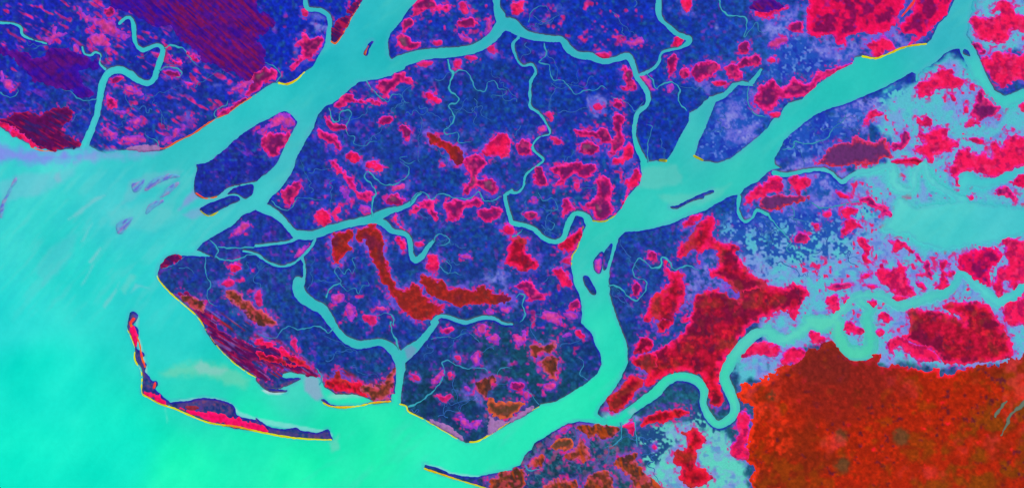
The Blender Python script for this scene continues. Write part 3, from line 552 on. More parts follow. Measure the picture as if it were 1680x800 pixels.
ZONES = '''M C3 180,500 300,480 540,480 520,560 480,700 560,780 300,720 60,760 60,660
M C3 480,660 640,600 720,720 820,810 560,810
M C3 420,330 620,230 700,240 560,420 460,450
M C2 1080,440 1244,360 1244,440 1160,540 1120,500
M C2 1100,740 1244,700 1244,800 1140,800
M C3 0,620 90,640 200,800 0,800
R B1 860,640 960,690 1060,730 1200,790 C1 1180,60 C2 40,60 140,90 250,180 320,250 290,270 180,240 60,270 C1 1200,228 1130,178 1060,110 1010,30 B1 930,720
R C2 320,280 400,215 520,280 600,290 560,375 460,345 390,345
K A1 0,0 560,0 700,100 960,260 1244,420 1100,520 860,660 480,720 520,560 620,480 980,480 700,330 480,280 0,240
K A1 0,300 80,330 90,440 0,480
K A2 150,100 340,60 340,230 160,330
K B2 250,170 420,110 560,230 420,280 260,310
K B1 1080,480 1244,460 1244,700 1080,620
K A2 690,0 1200,0 1150,200 960,180 700,120
K B2 520,580 640,600 640,800 360,800 360,640
K B3 160,420 300,420 330,800 0,800 0,700 160,680
K A3 420,0 660,60 640,220 400,230 180,170 180,40
K A3 360,470 600,470 580,800 300,800
K C2 960,420 1120,440 1100,540 980,520
K C3 0,0 300,0 360,120 200,330 0,400
K B3 60,20 620,0 500,250 100,260
F A4 560,430 700,400 740,340 880,262 960,300 1110,480 1244,440 2400,400 2400,900 520,900 600,700 540,640 480,560
F B4 420,0 2400,0 2400,900 0,900 -100,560 0,510 150,490 300,480 440,330 380,200 420,100
F C4 0,0 1300,0 2400,150 840,222 640,196 540,206 340,110 200,100 0,275
F C3 720,480 800,470 930,500 1000,520 1060,560 1090,640 1140,680 1150,1600 720,1600 640,700 720,650 780,560
F C3 1120,150 1244,100 1244,260 1100,300 1080,230
F A4 960,0 1200,-400 2400,-400 2400,200 1050,260 960,180
F A1 -200,630 30,640 140,700 260,740 400,720 440,715 540,742 700,742 700,760 -200,760
F B3 1060,440 1244,480 1244,620 1160,560
F C2 240,262 305,255 320,300 310,350 240,360
F C3 400,460 520,440 620,470 560,500 420,500
W C3 640,440 760,300 830,270 870,330 900,380 920,470 840,500 700,540
L A3 1140,420 1230,420 1244,520 1200,560 1160,530
L A3 1000,540 1080,500 1120,560 1244,600 1160,680 1040,700 1030,620
L A4 0,40 180,60 200,170 420,190 440,260 380,300 260,270 100,180 0,180
L A4 430,180 600,120 720,180 680,230 470,260
L A4 340,480 540,430 560,600 480,660 380,640 330,560
L B3 820,540 1040,540 940,620 860,700 780,800 760,800 830,700
L B3 900,440 990,440 1040,560 1080,640 1000,640 900,620
L B4 0,0 300,0 440,80 420,240 200,230 60,240
L A2 330,180 440,90 300,60 220,190 180,330 280,300
L B2 600,400 640,520 740,620 640,600
L B2 850,560 1000,600 1100,560 1200,500 1210,620 1100,590 960,610
L C2 240,255 320,262 330,300 330,350 240,350
L C2 1000,330 1080,330 1130,420 1100,440 1050,360
L A3 370,480 470,490 540,560 480,600 400,560
L A3 760,360 1030,400 1030,440 940,430 820,410
T A4 0,60 110,40 180,180 440,250 380,330 240,350 100,380 0,400
T A4 60,690 130,620 330,530 560,440 680,370 720,370 640,470 520,560 440,620 240,760 60,780
T A3 890,740 960,620 1000,500 1160,410 1244,560 1130,730 1000,800
T B3 1000,300 1120,200 1244,320 1244,600 1100,450 1000,380
T B4 0,250 200,200 440,100 480,60 400,60 200,50 60,70 440,260 440,420 330,560 160,600 0,560
T B4 0,230 340,210 450,180 540,240 460,400 320,560 180,600 0,520
T C3 620,500 740,480 800,560 760,640 700,700 640,690 600,600
T C3 840,430 930,440 1040,520 1000,560 900,500
T B3 1100,200 1244,250 1244,420 1100,350'''
for l in lines(ZONES):
    d = sdf(parse(l[2:]))
    Z[l[0]] = np.maximum(Z.get(l[0], np.full((NY, NX), -R, np.float32)), d)
def zone(k, soft, amp): return sst(-soft, soft, Z[k] + (N25 - .5) * amp + NE * amp * .6)
zF = zone('F', 6, 22)
land = land + (NE * (3.0 + 9 * zF) + NE2 * (1.6 + 5 * zF)) * np.clip((6 - np.abs(land)) / 6, 0, 1)
zF = zone('F', 6, 22); zL = zone('L', 9, 30); zT = zone('T', 9, 24)

G = rbf([(x, y, r - 8 - (4 if y > 540 else 0), g + 14 + (4 if y > 540 else 0), b - 2 - (18 if y > 590 and x > 640 else 0)) for x, y, r, g, b in FOREST], GX, GY, 45)
zone_ready = True
g1 = (N4 - .5) * 2
V3 = vnoise(GX, GY, 4.2, 3); V4 = vnoise(GX, GY, 5.2, 5); V6 = fbm(GX, GY, 8.5, 7, 2)
south_navy = sst(500, 640, GY) * sst(560, 700, GX + 60)
G = mix(G, [20, 34, 200], sst(.45, .75, N8) * .4 * (1 - .8 * south_navy))
G = mix(G, [84, 62, 200], sst(.58, .95, V3) * sst(.38, .62, N25) * .28)
G = mix(G, [38, 110, 150], sst(.5, .95, V4) * sst(.25, .6, 1 - N25) * .6)
zK = zone('K', 10, 30); nw = sst(470, 400, GX) * sst(300, 240, GY)
VS = fbm(GX, GY, 5.5, 9, 2, ang=.55, stretch=2.6)
lit = (V6 - .5) * (1 - nw) + (VS - .46) * nw
G = mix(G, [96, 50, 195], sst(.08, .22, lit + .02 * zK) * sst(.42, .62, N70 + .2 * zK) * .4)
G = mix(G, [196, 52, 186], sst(.17, .27, lit + .02 * zK + .04 * nw) * sst(.42, .6, N25 + .06 * zK) * (.35 + .4 * zK))
G = mix(G, [240, 44, 120], sst(.24, .31, lit + .015 * zK + .03 * nw) * zK * .8)
G = G * (.92 + .26 * g1[..., None]); G = mix(G, [32, 32, 132], sst(.52, .72, fbm(GX, GY, 18, 1, 3)) * .3)
zM = zone('M', 8, 24); zR = zone('R', 5, 14)
G = mix(G, [138, 84, 160], zM * sst(.46, .62, N8 + (N25 - .5) * .5) * .6)
G = mix(G, [60, 128, 150], zM * sst(.045, .02, np.abs(fbm(GX, GY, 14, 3, 3) - .5)) * .55)
G = mix(G, [196, 74, 96], zM * sst(.58, .72, V6) * .5)
r1 = vnoise(GX, GY, 2.6, 9, ang=.62, stretch=9); r2 = vnoise(GX, GY, 2.8, 12, ang=.62, stretch=9)
G = mix(G, [142, 30, 50], zR * sst(.40, .66, r1) * .85); G = mix(G, [128, 116, 196], zR * sst(.66, .84, r2) * .7); G = mix(G, [200, 36, 50], zR * sst(.74, .9, r1) * .7)
spit = np.full((NY, NX), -R, np.float32)
for (nm_, lb_, P_), d_ in zip(islands, isl_d):
    if nm_ == 'spit': spit = np.maximum(spit, d_)
G = mix(G, [92, 66, 128], sst(-2, 1, spit) * sst(.3, .6, N8) * .75); G = mix(G, [140, 70, 96], sst(-2, 1, spit) * sst(.55, .75, N4) * .6)
LAV = np.empty_like(G); LAV[:] = [112, 108, 216]; LAV = mix(LAV, [150, 150, 226], sst(.4, .8, N8)); LAV = mix(LAV, [74, 84, 205], sst(.5, .8, N4) * .8)
TEAL = np.empty_like(G); TEAL[:] = [88, 190, 206]; TEAL = mix(TEAL, [126, 150, 222], sst(.42, .66, N25) * .8); TEAL = mix(TEAL, [80, 204, 196], sst(.5, .8, N8) * .5)
zFC3 = sst(440, 520, GY) * sst(1400, 1250, GX)
TEAL = mix(TEAL, [100, 226, 180], zFC3 * sst(620, 700, GY) * .6)
G = mix(G, TEAL, zF)
dots = vnoise(GX, GY, 3.6, 13) * .55 + vnoise(GX, GY, 7.5, 14) * .45
dens = .42 - .10 * sst(.3, .7, N25) + zF * (.06 + .20 * sst(.35, .6, N70) + .10 * sst(380, 440, GY)) + .16 * sst(1140, 1190, GX) * sst(330, 440, GY)
spk = sst(dens - .07, dens + .07, dots)
inT = zT
mT = mix(mix(TEAL, LAV, sst(.35, .6, N25) * .5), LAV * np.array([.72, 1.0, .98]), (1 - zF) * .85); tealT = sst(1140, 1190, GX) * sst(335, 400, GY + (N70 - .5) * 60) * sst(520, 500, GY); tealT = np.maximum(tealT, sst(640, 660, GY)); mT = mix(mT, TEAL, np.clip(tealT, 0, 1))
deep = rbf([(0, 0, 34, 84, 186)], GX, GY); deep = mix(deep, [30, 56, 176], sst(.4, .7, N8)); deep = mix(deep, [36, 92, 170], tealT * .7); deep = mix(deep, [30, 76, 130], sst(640, 660, GY))
G = mix(G, mix(mT, deep, spk * (1 - .10 * zF)), inT)
G = mix(G, LAV, zL * .85 * sst(.30, .58, N8 + (N25 - .5) * .6))
# pale shore of the far west
# crumbs, lavender mottling and blue scrub over the flats
G = mix(G, [140, 146, 224], sst(.54, .72, fbm(GX, GY, 13, 5, 3)) * zF * .5)
G = mix(G, [84, 120, 204], sst(.60, .75, vnoise(GX, GY, 6, 8)) * sst(.45, .6, N25) * zF * .5)
crumb = fbm(GX, GY, 7.5, 11, 2) + (N25 - .5) * .5
G = mix(G, [150, 100, 214], sst(.66, .74, crumb) * zF * sst(1230, 1330, GX) * .8)
G = mix(G, [240, 26, 92], sst(.72, .78, crumb) * zF * sst(1230, 1330, GX) * .9)
# shoreline tones: band misregistration painted in, blue on north-facing banks, grey on south-facing
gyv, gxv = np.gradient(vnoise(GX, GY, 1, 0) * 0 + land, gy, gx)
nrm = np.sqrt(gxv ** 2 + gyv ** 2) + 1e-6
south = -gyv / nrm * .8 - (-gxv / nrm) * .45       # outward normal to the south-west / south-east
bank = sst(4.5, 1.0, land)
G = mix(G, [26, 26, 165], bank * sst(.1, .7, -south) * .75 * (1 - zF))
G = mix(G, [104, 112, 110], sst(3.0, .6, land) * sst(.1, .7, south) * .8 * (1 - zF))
G = mix(G, rbf(WATER, GX, GY, 40), zF * np.where((GY < 420) & (GX > 1400), sst(13, 1, land), sst(5, 0, land)) * .9)

# ------------------------------------------------------------------ patches of open ground
STY = {  # rim, rim width, inner, core, halo strength, halo colour
 'purple': ([96, 18, 140], 3, [72, 12, 128], [98, 18, 118], .15, [60, 20, 170]),
 'maroon': ([150, 20, 90], 1.5, [112, 14, 78], [88, 12, 84], .35, [90, 40, 190]),
 'mag':    ([255, 40, 134], 2.4, [168, 20, 96], [104, 26, 96], .8, [108, 70, 206]),
 'pink':   ([150, 60, 196], 2.2, [200, 62, 168], [212, 70, 146], .6, [96, 66, 206]),
 'hot':    ([236, 46, 160], 1.4, [255, 26, 100], [240, 24, 84], .8, [118, 92, 216]),
 'crimson':([255, 24, 120], 2.0, [255, 12, 84], [206, 14, 78], .8, [110, 100, 216]),
 'smoke':  ([226, 50, 96], 2.0, [130, 40, 96], [100, 48, 110], .8, [110, 100, 216]),
 'red':    ([255, 26, 104], 2.8, [206, 18, 60], [142, 18, 44], .8, [124, 76, 206]),
 'brown':  ([208, 84, 132], 1.8, [160, 62, 56], [104, 50, 36], .9, [120, 80, 186]),
 'brick':  ([206, 34, 92], 1.2, [166, 32, 46], [142, 38, 34], 1.3, [112, 84, 206]),
 'rust':   ([150, 40, 60], 1.0, [158, 44, 60], [140, 40, 50], .2, [110, 72, 190]),
 'olive':  ([224, 96, 60], 2.4, [150, 66, 50], [92, 66, 44], .5, [110, 72, 190]),
 'orange': ([255, 30, 60], 2.6, [184, 40, 12], [156, 32, 16], .8, [130, 90, 214]),
 'sand':   ([150, 110, 176], 1.0, [176, 112, 170], [166, 120, 176], .3, [110, 90, 190]),
 'beach':  ([250, 30, 96], 1.0, [255, 18, 112], [250, 10, 96], .2, [90, 40, 160]),
}
BIG_CORE = {'purple', 'orange', 'crimson', 'red'}
patches = []
HAL = np.zeros((NY, NX), np.float32)
for l in lines(DATA_PATCH):
    st, lab, pts = l[2:].split('|')
    P = smooth_poly(parse(pts), 3)
    x0, y0 = P.min(0); x1, y1 = P.max(0)
    D = sdf(P)
    big = min(x1 - x0, y1 - y0)
    amp = 3.5 if big < 14 else (7 if big < 40 else 10)
    if st == 'orange': D = D + (N25 - .5) * 16 + NE * 10
    D = D + NE * amp + NE2 * (3.0 if big < 14 else 6.5) + (N8 - .5) * (2 if big < 14 else 5) + .3
    i0, i1 = np.searchsorted(gx, [x0 - 16, x1 + 16]); j0, j1 = np.searchsorted(gy, [y0 - 16, y1 + 16])
    patches.append(dict(st=st, lab=lab, D=D[j0:j1, i0:i1].copy(), w=(j0, j1, i0, i1), big=big, box=(x0, y0, x1, y1)))
    hs = STY[st][4] * .62
    sub = G[j0:j1, i0:i1]
    d = D[j0:j1, i0:i1]
    reach = 3.5 + min(big, 40) * .12
    h = sst(-reach - 2, -.5, d + (N8[j0:j1, i0:i1] - .5) * 9) * (.55 + .9 * sst(.4, .62, N25[j0:j1, i0:i1])) * hs * sst(1.0, 3.5, land[j0:j1, i0:i1] + .5)
    zf = zF[j0:j1, i0:i1]
    near = sst(-reach * 1.3 - 3, -1, d) * (0 if st in ('sand', 'beach', 'rust', 'orange', 'purple') else 1)
    np.maximum(HAL[j0:j1, i0:i1], near, out=HAL[j0:j1, i0:i1])
    hc = np.array(STY[st][5], np.float32) + zf[..., None] * np.array([20, 50, 6], np.float32)
    G[j0:j1, i0:i1] = sub + (hc - sub) * h[..., None]

fl = sst(.56, .68, fbm(GX, GY, 5.5, 6, 2)) * HAL * sst(1, 3, land)
G = mix(G, [170, 48, 190], fl * .55); G = mix(G, [236, 36, 116], sst(.64, .74, fbm(GX, GY, 5.5, 6, 2)) * HAL * sst(1, 3, land) * .85)
def patch_colour(p):
    j0, j1, i0, i1 = p['w']; d = p['D']; st = p['st']; rim, rw, mid, core, _, _ = STY[st]
    n4 = N4[j0:j1, i0:i1]; n8 = N8[j0:j1, i0:i1]; n25 = N25[j0:j1, i0:i1]; X = GX[j0:j1, i0:i1]; Y = GY[j0:j1, i0:i1]
    C = np.empty(d.shape + (3,), np.float32); C[:] = rim
    rw = rw * (1 + min(p['big'], 70) / 60.0) * (1.25 if st == 'red' and p['big'] > 60 else 1)
    v6 = V6[j0:j1, i0:i1]
    t = sst(rw * .35, rw * 1.5, d + (n4 - .5) * 3 + (n8 - .5) * 4)
    C = mix(C, mid, t)
    t2 = sst(rw * 1.0, rw * 2.4, d + (n8 - .45) * 9 + (n25 - .5) * 8)
    C = mix(C, core, t2 * (.9 if st != 'orange' else .5))
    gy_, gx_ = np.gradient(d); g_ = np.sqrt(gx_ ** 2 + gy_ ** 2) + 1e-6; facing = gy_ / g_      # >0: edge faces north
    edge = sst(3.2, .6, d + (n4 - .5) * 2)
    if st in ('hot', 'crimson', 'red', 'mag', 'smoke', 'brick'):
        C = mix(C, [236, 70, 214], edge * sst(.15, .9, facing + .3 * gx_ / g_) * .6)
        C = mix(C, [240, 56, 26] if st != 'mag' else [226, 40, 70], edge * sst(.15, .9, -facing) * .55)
    # outermost edge breaks up into violet scrub
    C = mix(C, [150, 44, 200], sst(1.5, .2, d + (v6 - .5) * 3) * (.55 if st in ('mag', 'pink', 'hot', 'red', 'crimson', 'brown') else 0))
    if st == 'purple':
        a = vnoise(X, Y, 3.0, 9, ang=.72, stretch=6)
        C = mix(C, [52, 10, 140], sst(.5, .85, a) * .8)
        C = mix(C, [34, 16, 176], sst(.46, .66, n25) * sst(520, 160, X + Y * .6) * .6)
        b = vnoise(X, Y, 2.6, 11, ang=.72, stretch=9)
        C = mix(C, [132, 18, 84], sst(.45, .8, b) * sst(1, 6, d) * sst(120, 330, X) * .85)
        C = mix(C, [30, 24, 180], sst(.62, .8, n8) * .5)
    elif st == 'maroon':
        a = vnoise(X, Y, 2.4, 9, ang=.5, stretch=7)
        C = mix(C, [40, 36, 110], sst(.5, .75, a) * .7)
        C = mix(C, [206, 24, 66], sst(.62, .85, vnoise(X, Y, 2.4, 11, ang=.5, stretch=7)) * .6)
        C = mix(C, [120, 110, 190], sst(.74, .88, vnoise(X, Y, 2.6, 12, ang=.6, stretch=8)) * .6 * sst(400, 500, Y))
    elif st == 'orange':
        C = mix(C, [226, 38, 12], sst(.42, .9, n4) * sst(.3, .65, n25 + (n8 - .5) * .4) * .6)
        C = mix(C, [112, 70, 14], sst(1520, 1700, X + (Y - 650)) * sst(.4, .65, n25) * .6)
        C = mix(C, [118, 40, 20], sst(.50, .66, N70[j0:j1, i0:i1]) * .6)
        C = mix(C, [146, 66, 8], sst(.54, .72, n25) * .55)
        C = mix(C, [96, 26, 70], sst(.60, .85, n8) * sst(.42, .6, fbm(X, Y, 34, 3, 2)) * .8)
        for ox, oy, orr in ((1380, 715, 13), (1478, 716, 16), (1382, 762, 14), (1270, 648, 12)):
            C = mix(C, [86, 72, 60], sst(orr + 4, orr - 8, np.hypot(X - ox, Y - oy) + (n8 - .5) * 12) * .75)
        C = mix(C, [228, 58, 78], sst(.62, .8, fbm(X, Y, 50, 12, 4)) * .6)
        C = mix(C, [250, 54, 30], sst(13, 4, d + (n25 - .5) * 16 + (n8 - .5) * 8) * .85 * sst(1330, 1270, X))
        C = mix(C, [120, 30, 44], sst(90, 30, np.hypot((X - 1385) * .6, Y - 625) + (n25 - .5) * 60) * .55)
    elif st == 'crimson':
        C = mix(C, [255, 12, 90], sst(.5, .72, n8) * .5 + .2)
        C = mix(C, [118, 14, 84], sst(.46, .62, fbm(X, Y, 16, 3, 3)) * sst(3, 9, d) * .85)
        C = mix(C, [90, 40, 160], sst(.66, .8, v6) * .4)
    elif st == 'red':
        C = mix(C, [224, 34, 44], sst(.5, .75, n4) * sst(.4, .6, n25) * .6)
        C = mix(C, [112, 14, 58], sst(.45, .62, fbm(X, Y, 30, 3, 3)) * sst(3, 8, d) * .8)
        C = mix(C, [80, 30, 70], sst(.60, .8, n8) * .5)
        C = mix(C, [140, 66, 44], sst(.55, .75, n25) * .45)
        C = mix(C, [240, 24, 66], sst(.7, .8, v6) * .5)
    elif st in ('hot', 'mag', 'pink'):
        k = {'hot': .5, 'mag': .3, 'pink': .25}[st]
        C = mix(C, [128, 16, 84], sst(.50, .68, n8) * k * sst(.8, 3, d))
        C = mix(C, [255, 60, 120], sst(.56, .78, v6) * .45)
        if st == 'mag': C = mix(C, [120, 84, 96], sst(.6, .8, N25[j0:j1, i0:i1]) * sst(4, 8, d) * .8)
    elif st == 'brick':
        C = mix(C, [186, 40, 30], sst(.45, .8, n4) * .5); C = mix(C, [96, 26, 72], sst(.54, .74, n25) * .6); C = mix(C, [90, 60, 60], sst(.62, .8, n8) * .3)
    elif st == 'brown':
        C = mix(C, [176, 78, 44], sst(.5, .8, n4) * .4); C = mix(C, [60, 44, 46], sst(.52, .72, n8) * .7); sv = vnoise(X, Y, 3.4, 10, ang=1.25, stretch=5) * sst(670, 700, Y); C = mix(C, [190, 70, 16], sst(.5, .8, sv) * .7); C = mix(C, [84, 60, 20], sst(.3, .1, sv) * sst(670, 700, Y) * .6)
        C = mix(C, [226, 70, 90], sst(.60, .75, v6) * .6)
    elif st in ('olive', 'rust', 'sand', 'pink', 'smoke'):
        C = mix(C, np.array(mid) * .72 + np.array([10, 10, 30]), sst(.5, .8, n4) * .5)
    if st in ('orange', 'red', 'crimson'):
        # the open-ground soils grade from magenta red in the north to orange red in the south
        C[..., 2] *= (1 - .30 * sst(560, 660, Y))
    if st == 'hot' and p['big'] < 16 and p['box'][0] < 1100: C = mix(C, [196, 44, 130], np.full(d.shape, .35, np.float32))
    return C * (1 + .16 * ((n4 - .5) * 2)[..., None]), t2

# ------------------------------------------------------------------ heights
RELIEF = (N4 - .5) * .75 + (N8 - .5) * .8
H = np.clip(land * .55, -1.6, 1.1) + RELIEF * sst(.5, 3.5, land) * (1 - .5 * zF)
H = H * (1 - .72 * zF) + .0
def zat(x, y):
    i = int(np.clip(np.searchsorted(gx, x), 1, NX - 1)); j = int(np.clip(np.searchsorted(gy, y), 1, NY - 1))
    return float(H[max(j - 2, 0):j + 2, max(i - 2, 0):i + 2].max())

# ------------------------------------------------------------------ blender helpers
scene = bpy.context.scene
COL = scene.collection
ALB = 0.62
def srgb2lin(c):
    c = np.clip(c / 255.0, 0, 1)
    return np.where(c <= .04045, c / 12.92, ((c + .055) / 1.055) ** 2.4)
def material(name, rough=.9, spec=.12, grain=.12, gscale=.9, bump=.0):
    m = bpy.data.materials.new(name); m.use_nodes = True
    nt = m.node_tree; b = nt.nodes['Principled BSDF']
    b.inputs['Roughness'].default_value = rough; b.inputs['Specular IOR Level'].default_value = spec
    at = nt.nodes.new('ShaderNodeAttribute'); at.attribute_name = 'tone'
    tc = nt.nodes.new('ShaderNodeTexCoord')
    nz = nt.nodes.new('ShaderNodeTexNoise'); nz.inputs['Scale'].default_value = gscale; nz.inputs['Detail'].default_value = 3
    nt.links.new(tc.outputs['Object'], nz.inputs['Vector'])
    mr = nt.nodes.new('ShaderNodeMapRange'); mr.inputs['From Min'].default_value = .3; mr.inputs['From Max'].default_value = .7
    mr.inputs['To Min'].default_value = 1 - grain; mr.inputs['To Max'].default_value = 1 + grain
    nt.links.new(nz.outputs['Fac'], mr.inputs['Value'])
    mx = nt.nodes.new('ShaderNodeVectorMath'); mx.operation = 'SCALE'
    nt.links.new(at.outputs['Color'], mx.inputs[0]); nt.links.new(mr.outputs['Result'], mx.inputs['Scale'])
    nt.links.new(mx.outputs['Vector'], b.inputs['Base Color'])
    if bump:
        bp = nt.nodes.new('ShaderNodeBump'); bp.inputs['Strength'].default_value = bump; bp.inputs['Distance'].default_value = 1
        nt.links.new(nz.outputs['Fac'], bp.inputs['Height']); nt.links.new(bp.outputs['Normal'], b.inputs['Normal'])
    return m
M_LAND = material('marsh_forest_canopy', .95, .05, .07, .35)
M_PATCH = material('open_ground', .95, .05, .07, .35)
M_WATER = material('silty_water', .55, .04, .025, .12)
M_CREEK = material('creek_water', .6, .10, .06, .4)
M_BEACH = material('beach_sand', .95, .05, .06, .5)

def link(o, parent=None):
    COL.objects.link(o)
    if parent: o.parent = parent
    return o
def grid_mesh(name, cells, Zs, C, mat, win=None):
    """cells: bool (ny-1, nx-1) inside the window; Zs, C over the window's vertices"""
    j0, j1, i0, i1 = win or (0, NY, 0, NX)
    ny, nx = j1 - j0, i1 - i0
    jj, ii = np.nonzero(cells)
    base = jj * nx + ii
    F = np.stack([base, base + nx, base + nx + 1, base + 1], 1)
    used, inv = np.unique(F.ravel(), return_inverse=True)
    X = GX[j0:j1, i0:i1].ravel()[used] - 840; Y = 400 - GY[j0:j1, i0:i1].ravel()[used]; Zv = Zs.ravel()[used]
    me = bpy.data.meshes.new(name)
    nv, nf = len(used), len(F)
    me.vertices.add(nv); me.vertices.foreach_set('co', np.stack([X, Y, Zv], 1).astype(np.float32).ravel())
    me.loops.add(nf * 4); me.loops.foreach_set('vertex_index', inv.astype(np.int32).ravel())
    me.polygons.add(nf); me.polygons.foreach_set('loop_start', np.arange(0, nf * 4, 4, dtype=np.int32))
    me.update(calc_edges=True)
    me.shade_smooth()
    cc = srgb2lin(C.reshape(-1, 3)[used]) * ALB
    at = me.attributes.new('tone', 'FLOAT_COLOR', 'POINT')
    at.data.foreach_set('color', np.concatenate([cc, np.ones((nv, 1))], 1).astype(np.float32).ravel())
    me.materials.append(mat)
    return bpy.data.objects.new(name, me)
def cellmax(A): return np.maximum(np.maximum(A[:-1, :-1], A[1:, :-1]), np.maximum(A[:-1, 1:], A[1:, 1:]))

# ------------------------------------------------------------------ land masses (connected pieces)
lc = cellmax(land) > 0
def label(lc):
    lab = np.zeros(lc.shape, np.int32); parent = [0]
    def find(a):
        while parent[a] != a: parent[a] = parent[parent[a]]; a = parent[a]
        return a
    prev = []
    for j in range(lc.shape[0]):
        df = np.diff(np.concatenate([[0], lc[j].astype(np.int8), [0]]))
        st_ = np.nonzero(df == 1)[0]; en = np.nonzero(df == -1)[0]; cur = []
        for s, e in zip(st_, en):
            ids = [q[2] for q in prev if q[0] < e and q[1] > s]
            if ids:
                r = find(ids[0])
                for q in ids[1:]: parent[find(q)] = r
            else:
                parent.append(len(parent)); r = len(parent) - 1
            cur.append((s, e, r)); lab[j, s:e] = r
        prev = cur
    return np.array([find(a) for a in range(len(parent))])[lab]
def main_piece(m):
    L = label(m); v, c = np.unique(L[L > 0], return_counts=True)
    return (L == v[c.argmax()]) if len(v) else m
lab = label(lc)
# islands drawn on their own keep their own number, even where a shoal joins them to a neighbour
best = np.full(lab.shape, -2.5, np.float32); taken = {}; own = np.zeros(lab.shape, np.int32)
for k, d in enumerate(isl_d):
    dc = cellmax(d); m = (dc > best) & lc & (cellmax(-wet) < .6)
    best[m] = dc[m]; own[m] = 900000 + k
lab = np.where(own > 0, own, lab)
for k, (nm, lb, P) in enumerate(islands): taken[900000 + k] = (nm, lb)
ids, cnt = np.unique(lab[lab > 0], return_counts=True)
for k, (nm, lb, P) in enumerate(islands):
    if 900000 + k not in ids: print('LOST', lb)
def comp_at(x, y):
    return lab[min(np.searchsorted(gy, y), NY - 2), min(np.searchsorted(gx, x), NX - 2)]
for x, y, nm, lb in LAND_SEEDS:
    r = comp_at(x, y)
    if r == 0 or r in taken: print('SEED?', x, y, lb, taken.get(r)); continue
    taken[r] = (nm, lb)
land_objs = {}
spare = []
for r, c in sorted(zip(ids, cnt), key=lambda q: -q[1]):
    jj, ii = np.nonzero(lab == r)
    if r not in taken:
        inframe = (gx[ii] > -10) & (gx[ii] < 1690) & (gy[jj] > -10) & (gy[jj] < 810)
        if c > 12 and inframe.any(): print('UNNAMED', c, 'pt', gx[ii[len(ii)//2]].round(), gy[jj[len(jj)//2]].round(), gx[ii].min(), gy[jj].min(), gx[ii].max(), gy[jj].max())
        if c < 30: continue
        nm, lb = 'mud_islet', None
    else: nm, lb = taken[r]
    win = (max(jj.min() - 1, 0), min(jj.max() + 3, NY), max(ii.min() - 1, 0), min(ii.max() + 3, NX))
    j0, j1, i0, i1 = win
    m = (lab[j0:j1 - 1, i0:i1 - 1] == r)
    if r >= 900000: m = main_piece(m)
    big = m.copy()      # one skirt cell so that the bank dips under the water
    big[1:] |= m[:-1]; big[:-1] |= m[1:]; big[:, 1:] |= m[:, :-1]; big[:, :-1] |= m[:, 1:]
    big &= m | (lab[j0:j1 - 1, i0:i1 - 1] == 0)
    col = G[j0:j1, i0:i1]
    if nm in ('sandbar',):
        dd = land[j0:j1, i0:i1]
        col = np.empty_like(col); col[:] = [92, 172, 208]
        gX, gY = GX[j0:j1, i0:i1], GY[j0:j1, i0:i1]
        col = mix(col, [104, 112, 206], sst(.42, .7, vnoise(gX, gY, 3, 7, ang=-.75, stretch=4)) * sst(.3, 2.5, dd)); col = mix(col, [156, 146, 190], sst(.6, .8, vnoise(gX, gY, 3, 8, ang=-.75, stretch=4)) * .7)
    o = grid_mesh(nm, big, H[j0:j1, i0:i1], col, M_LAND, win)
    link(o); land_objs[r] = o
    if nm == 'sandbar' or nm in ('island', 'islet', 'spit', 'reef'):
        o['label'] = lb; o['category'] = {'islet': 'island', 'reef': 'shoal', 'spit': 'barrier island'}.get(nm, nm)
        if nm == 'sandbar': o['group'] = 'sandbars off the river mouth'
        if nm == 'island': o['group'] = 'islands in the rivers'
    else:
        o['kind'] = 'structure'
        if lb: o['label'] = lb

# ------------------------------------------------------------------ beaches: strips of sand that belong to their land
BC = {'yellow': ([232, 232, 6], [240, 130, 20]), 'orange': ([236, 110, 30], [250, 60, 60]), 'olive': ([190, 190, 30], [110, 120, 60]), 'rust': ([190, 60, 90], [190, 110, 40])}
for l in lines(DATA_BEACH):
    st, lb, pts = l[2:].split('|')
    P = smooth_poly(parse(pts), 4, False)
    i0, i1 = np.searchsorted(gx, [P[:, 0].min() - 6, P[:, 0].max() + 6]); j0, j1 = np.searchsorted(gy, [P[:, 1].min() - 6, P[:, 1].max() + 6])
    D = np.full((NY, NX), R, np.float32); P[:, 2] *= .78; seg_dist(D, P, False, True); d = -D[j0:j1, i0:i1]
    d = d + NE2[j0:j1, i0:i1] * 1.6 + NE[j0:j1, i0:i1] * 1.5
    ld = land[j0:j1, i0:i1]
    C = np.empty(d.shape + (3,), np.float32); C[:] = BC[st][0]; C = mix(C, BC[st][1], sst(1.4, 3.0, ld + (N4[j0:j1, i0:i1] - .5)))
    cells = cellmax(d) > 0
    v, c = np.unique(lab[j0:j1 - 1, i0:i1 - 1][cells], return_counts=True); v, c = v[v > 0], c[v > 0]
    Zb = np.maximum(H[j0:j1, i0:i1], -.1) + .12 + np.clip(d * .5, -.8, .5)
    o = grid_mesh('beach', cells, Zb, C, M_BEACH, (j0, j1, i0, i1))
    par = land_objs.get(v[c.argmax()]) if len(v) else None
    link(o, par); o['label'] = lb
    if not par: print('beach alone', lb)

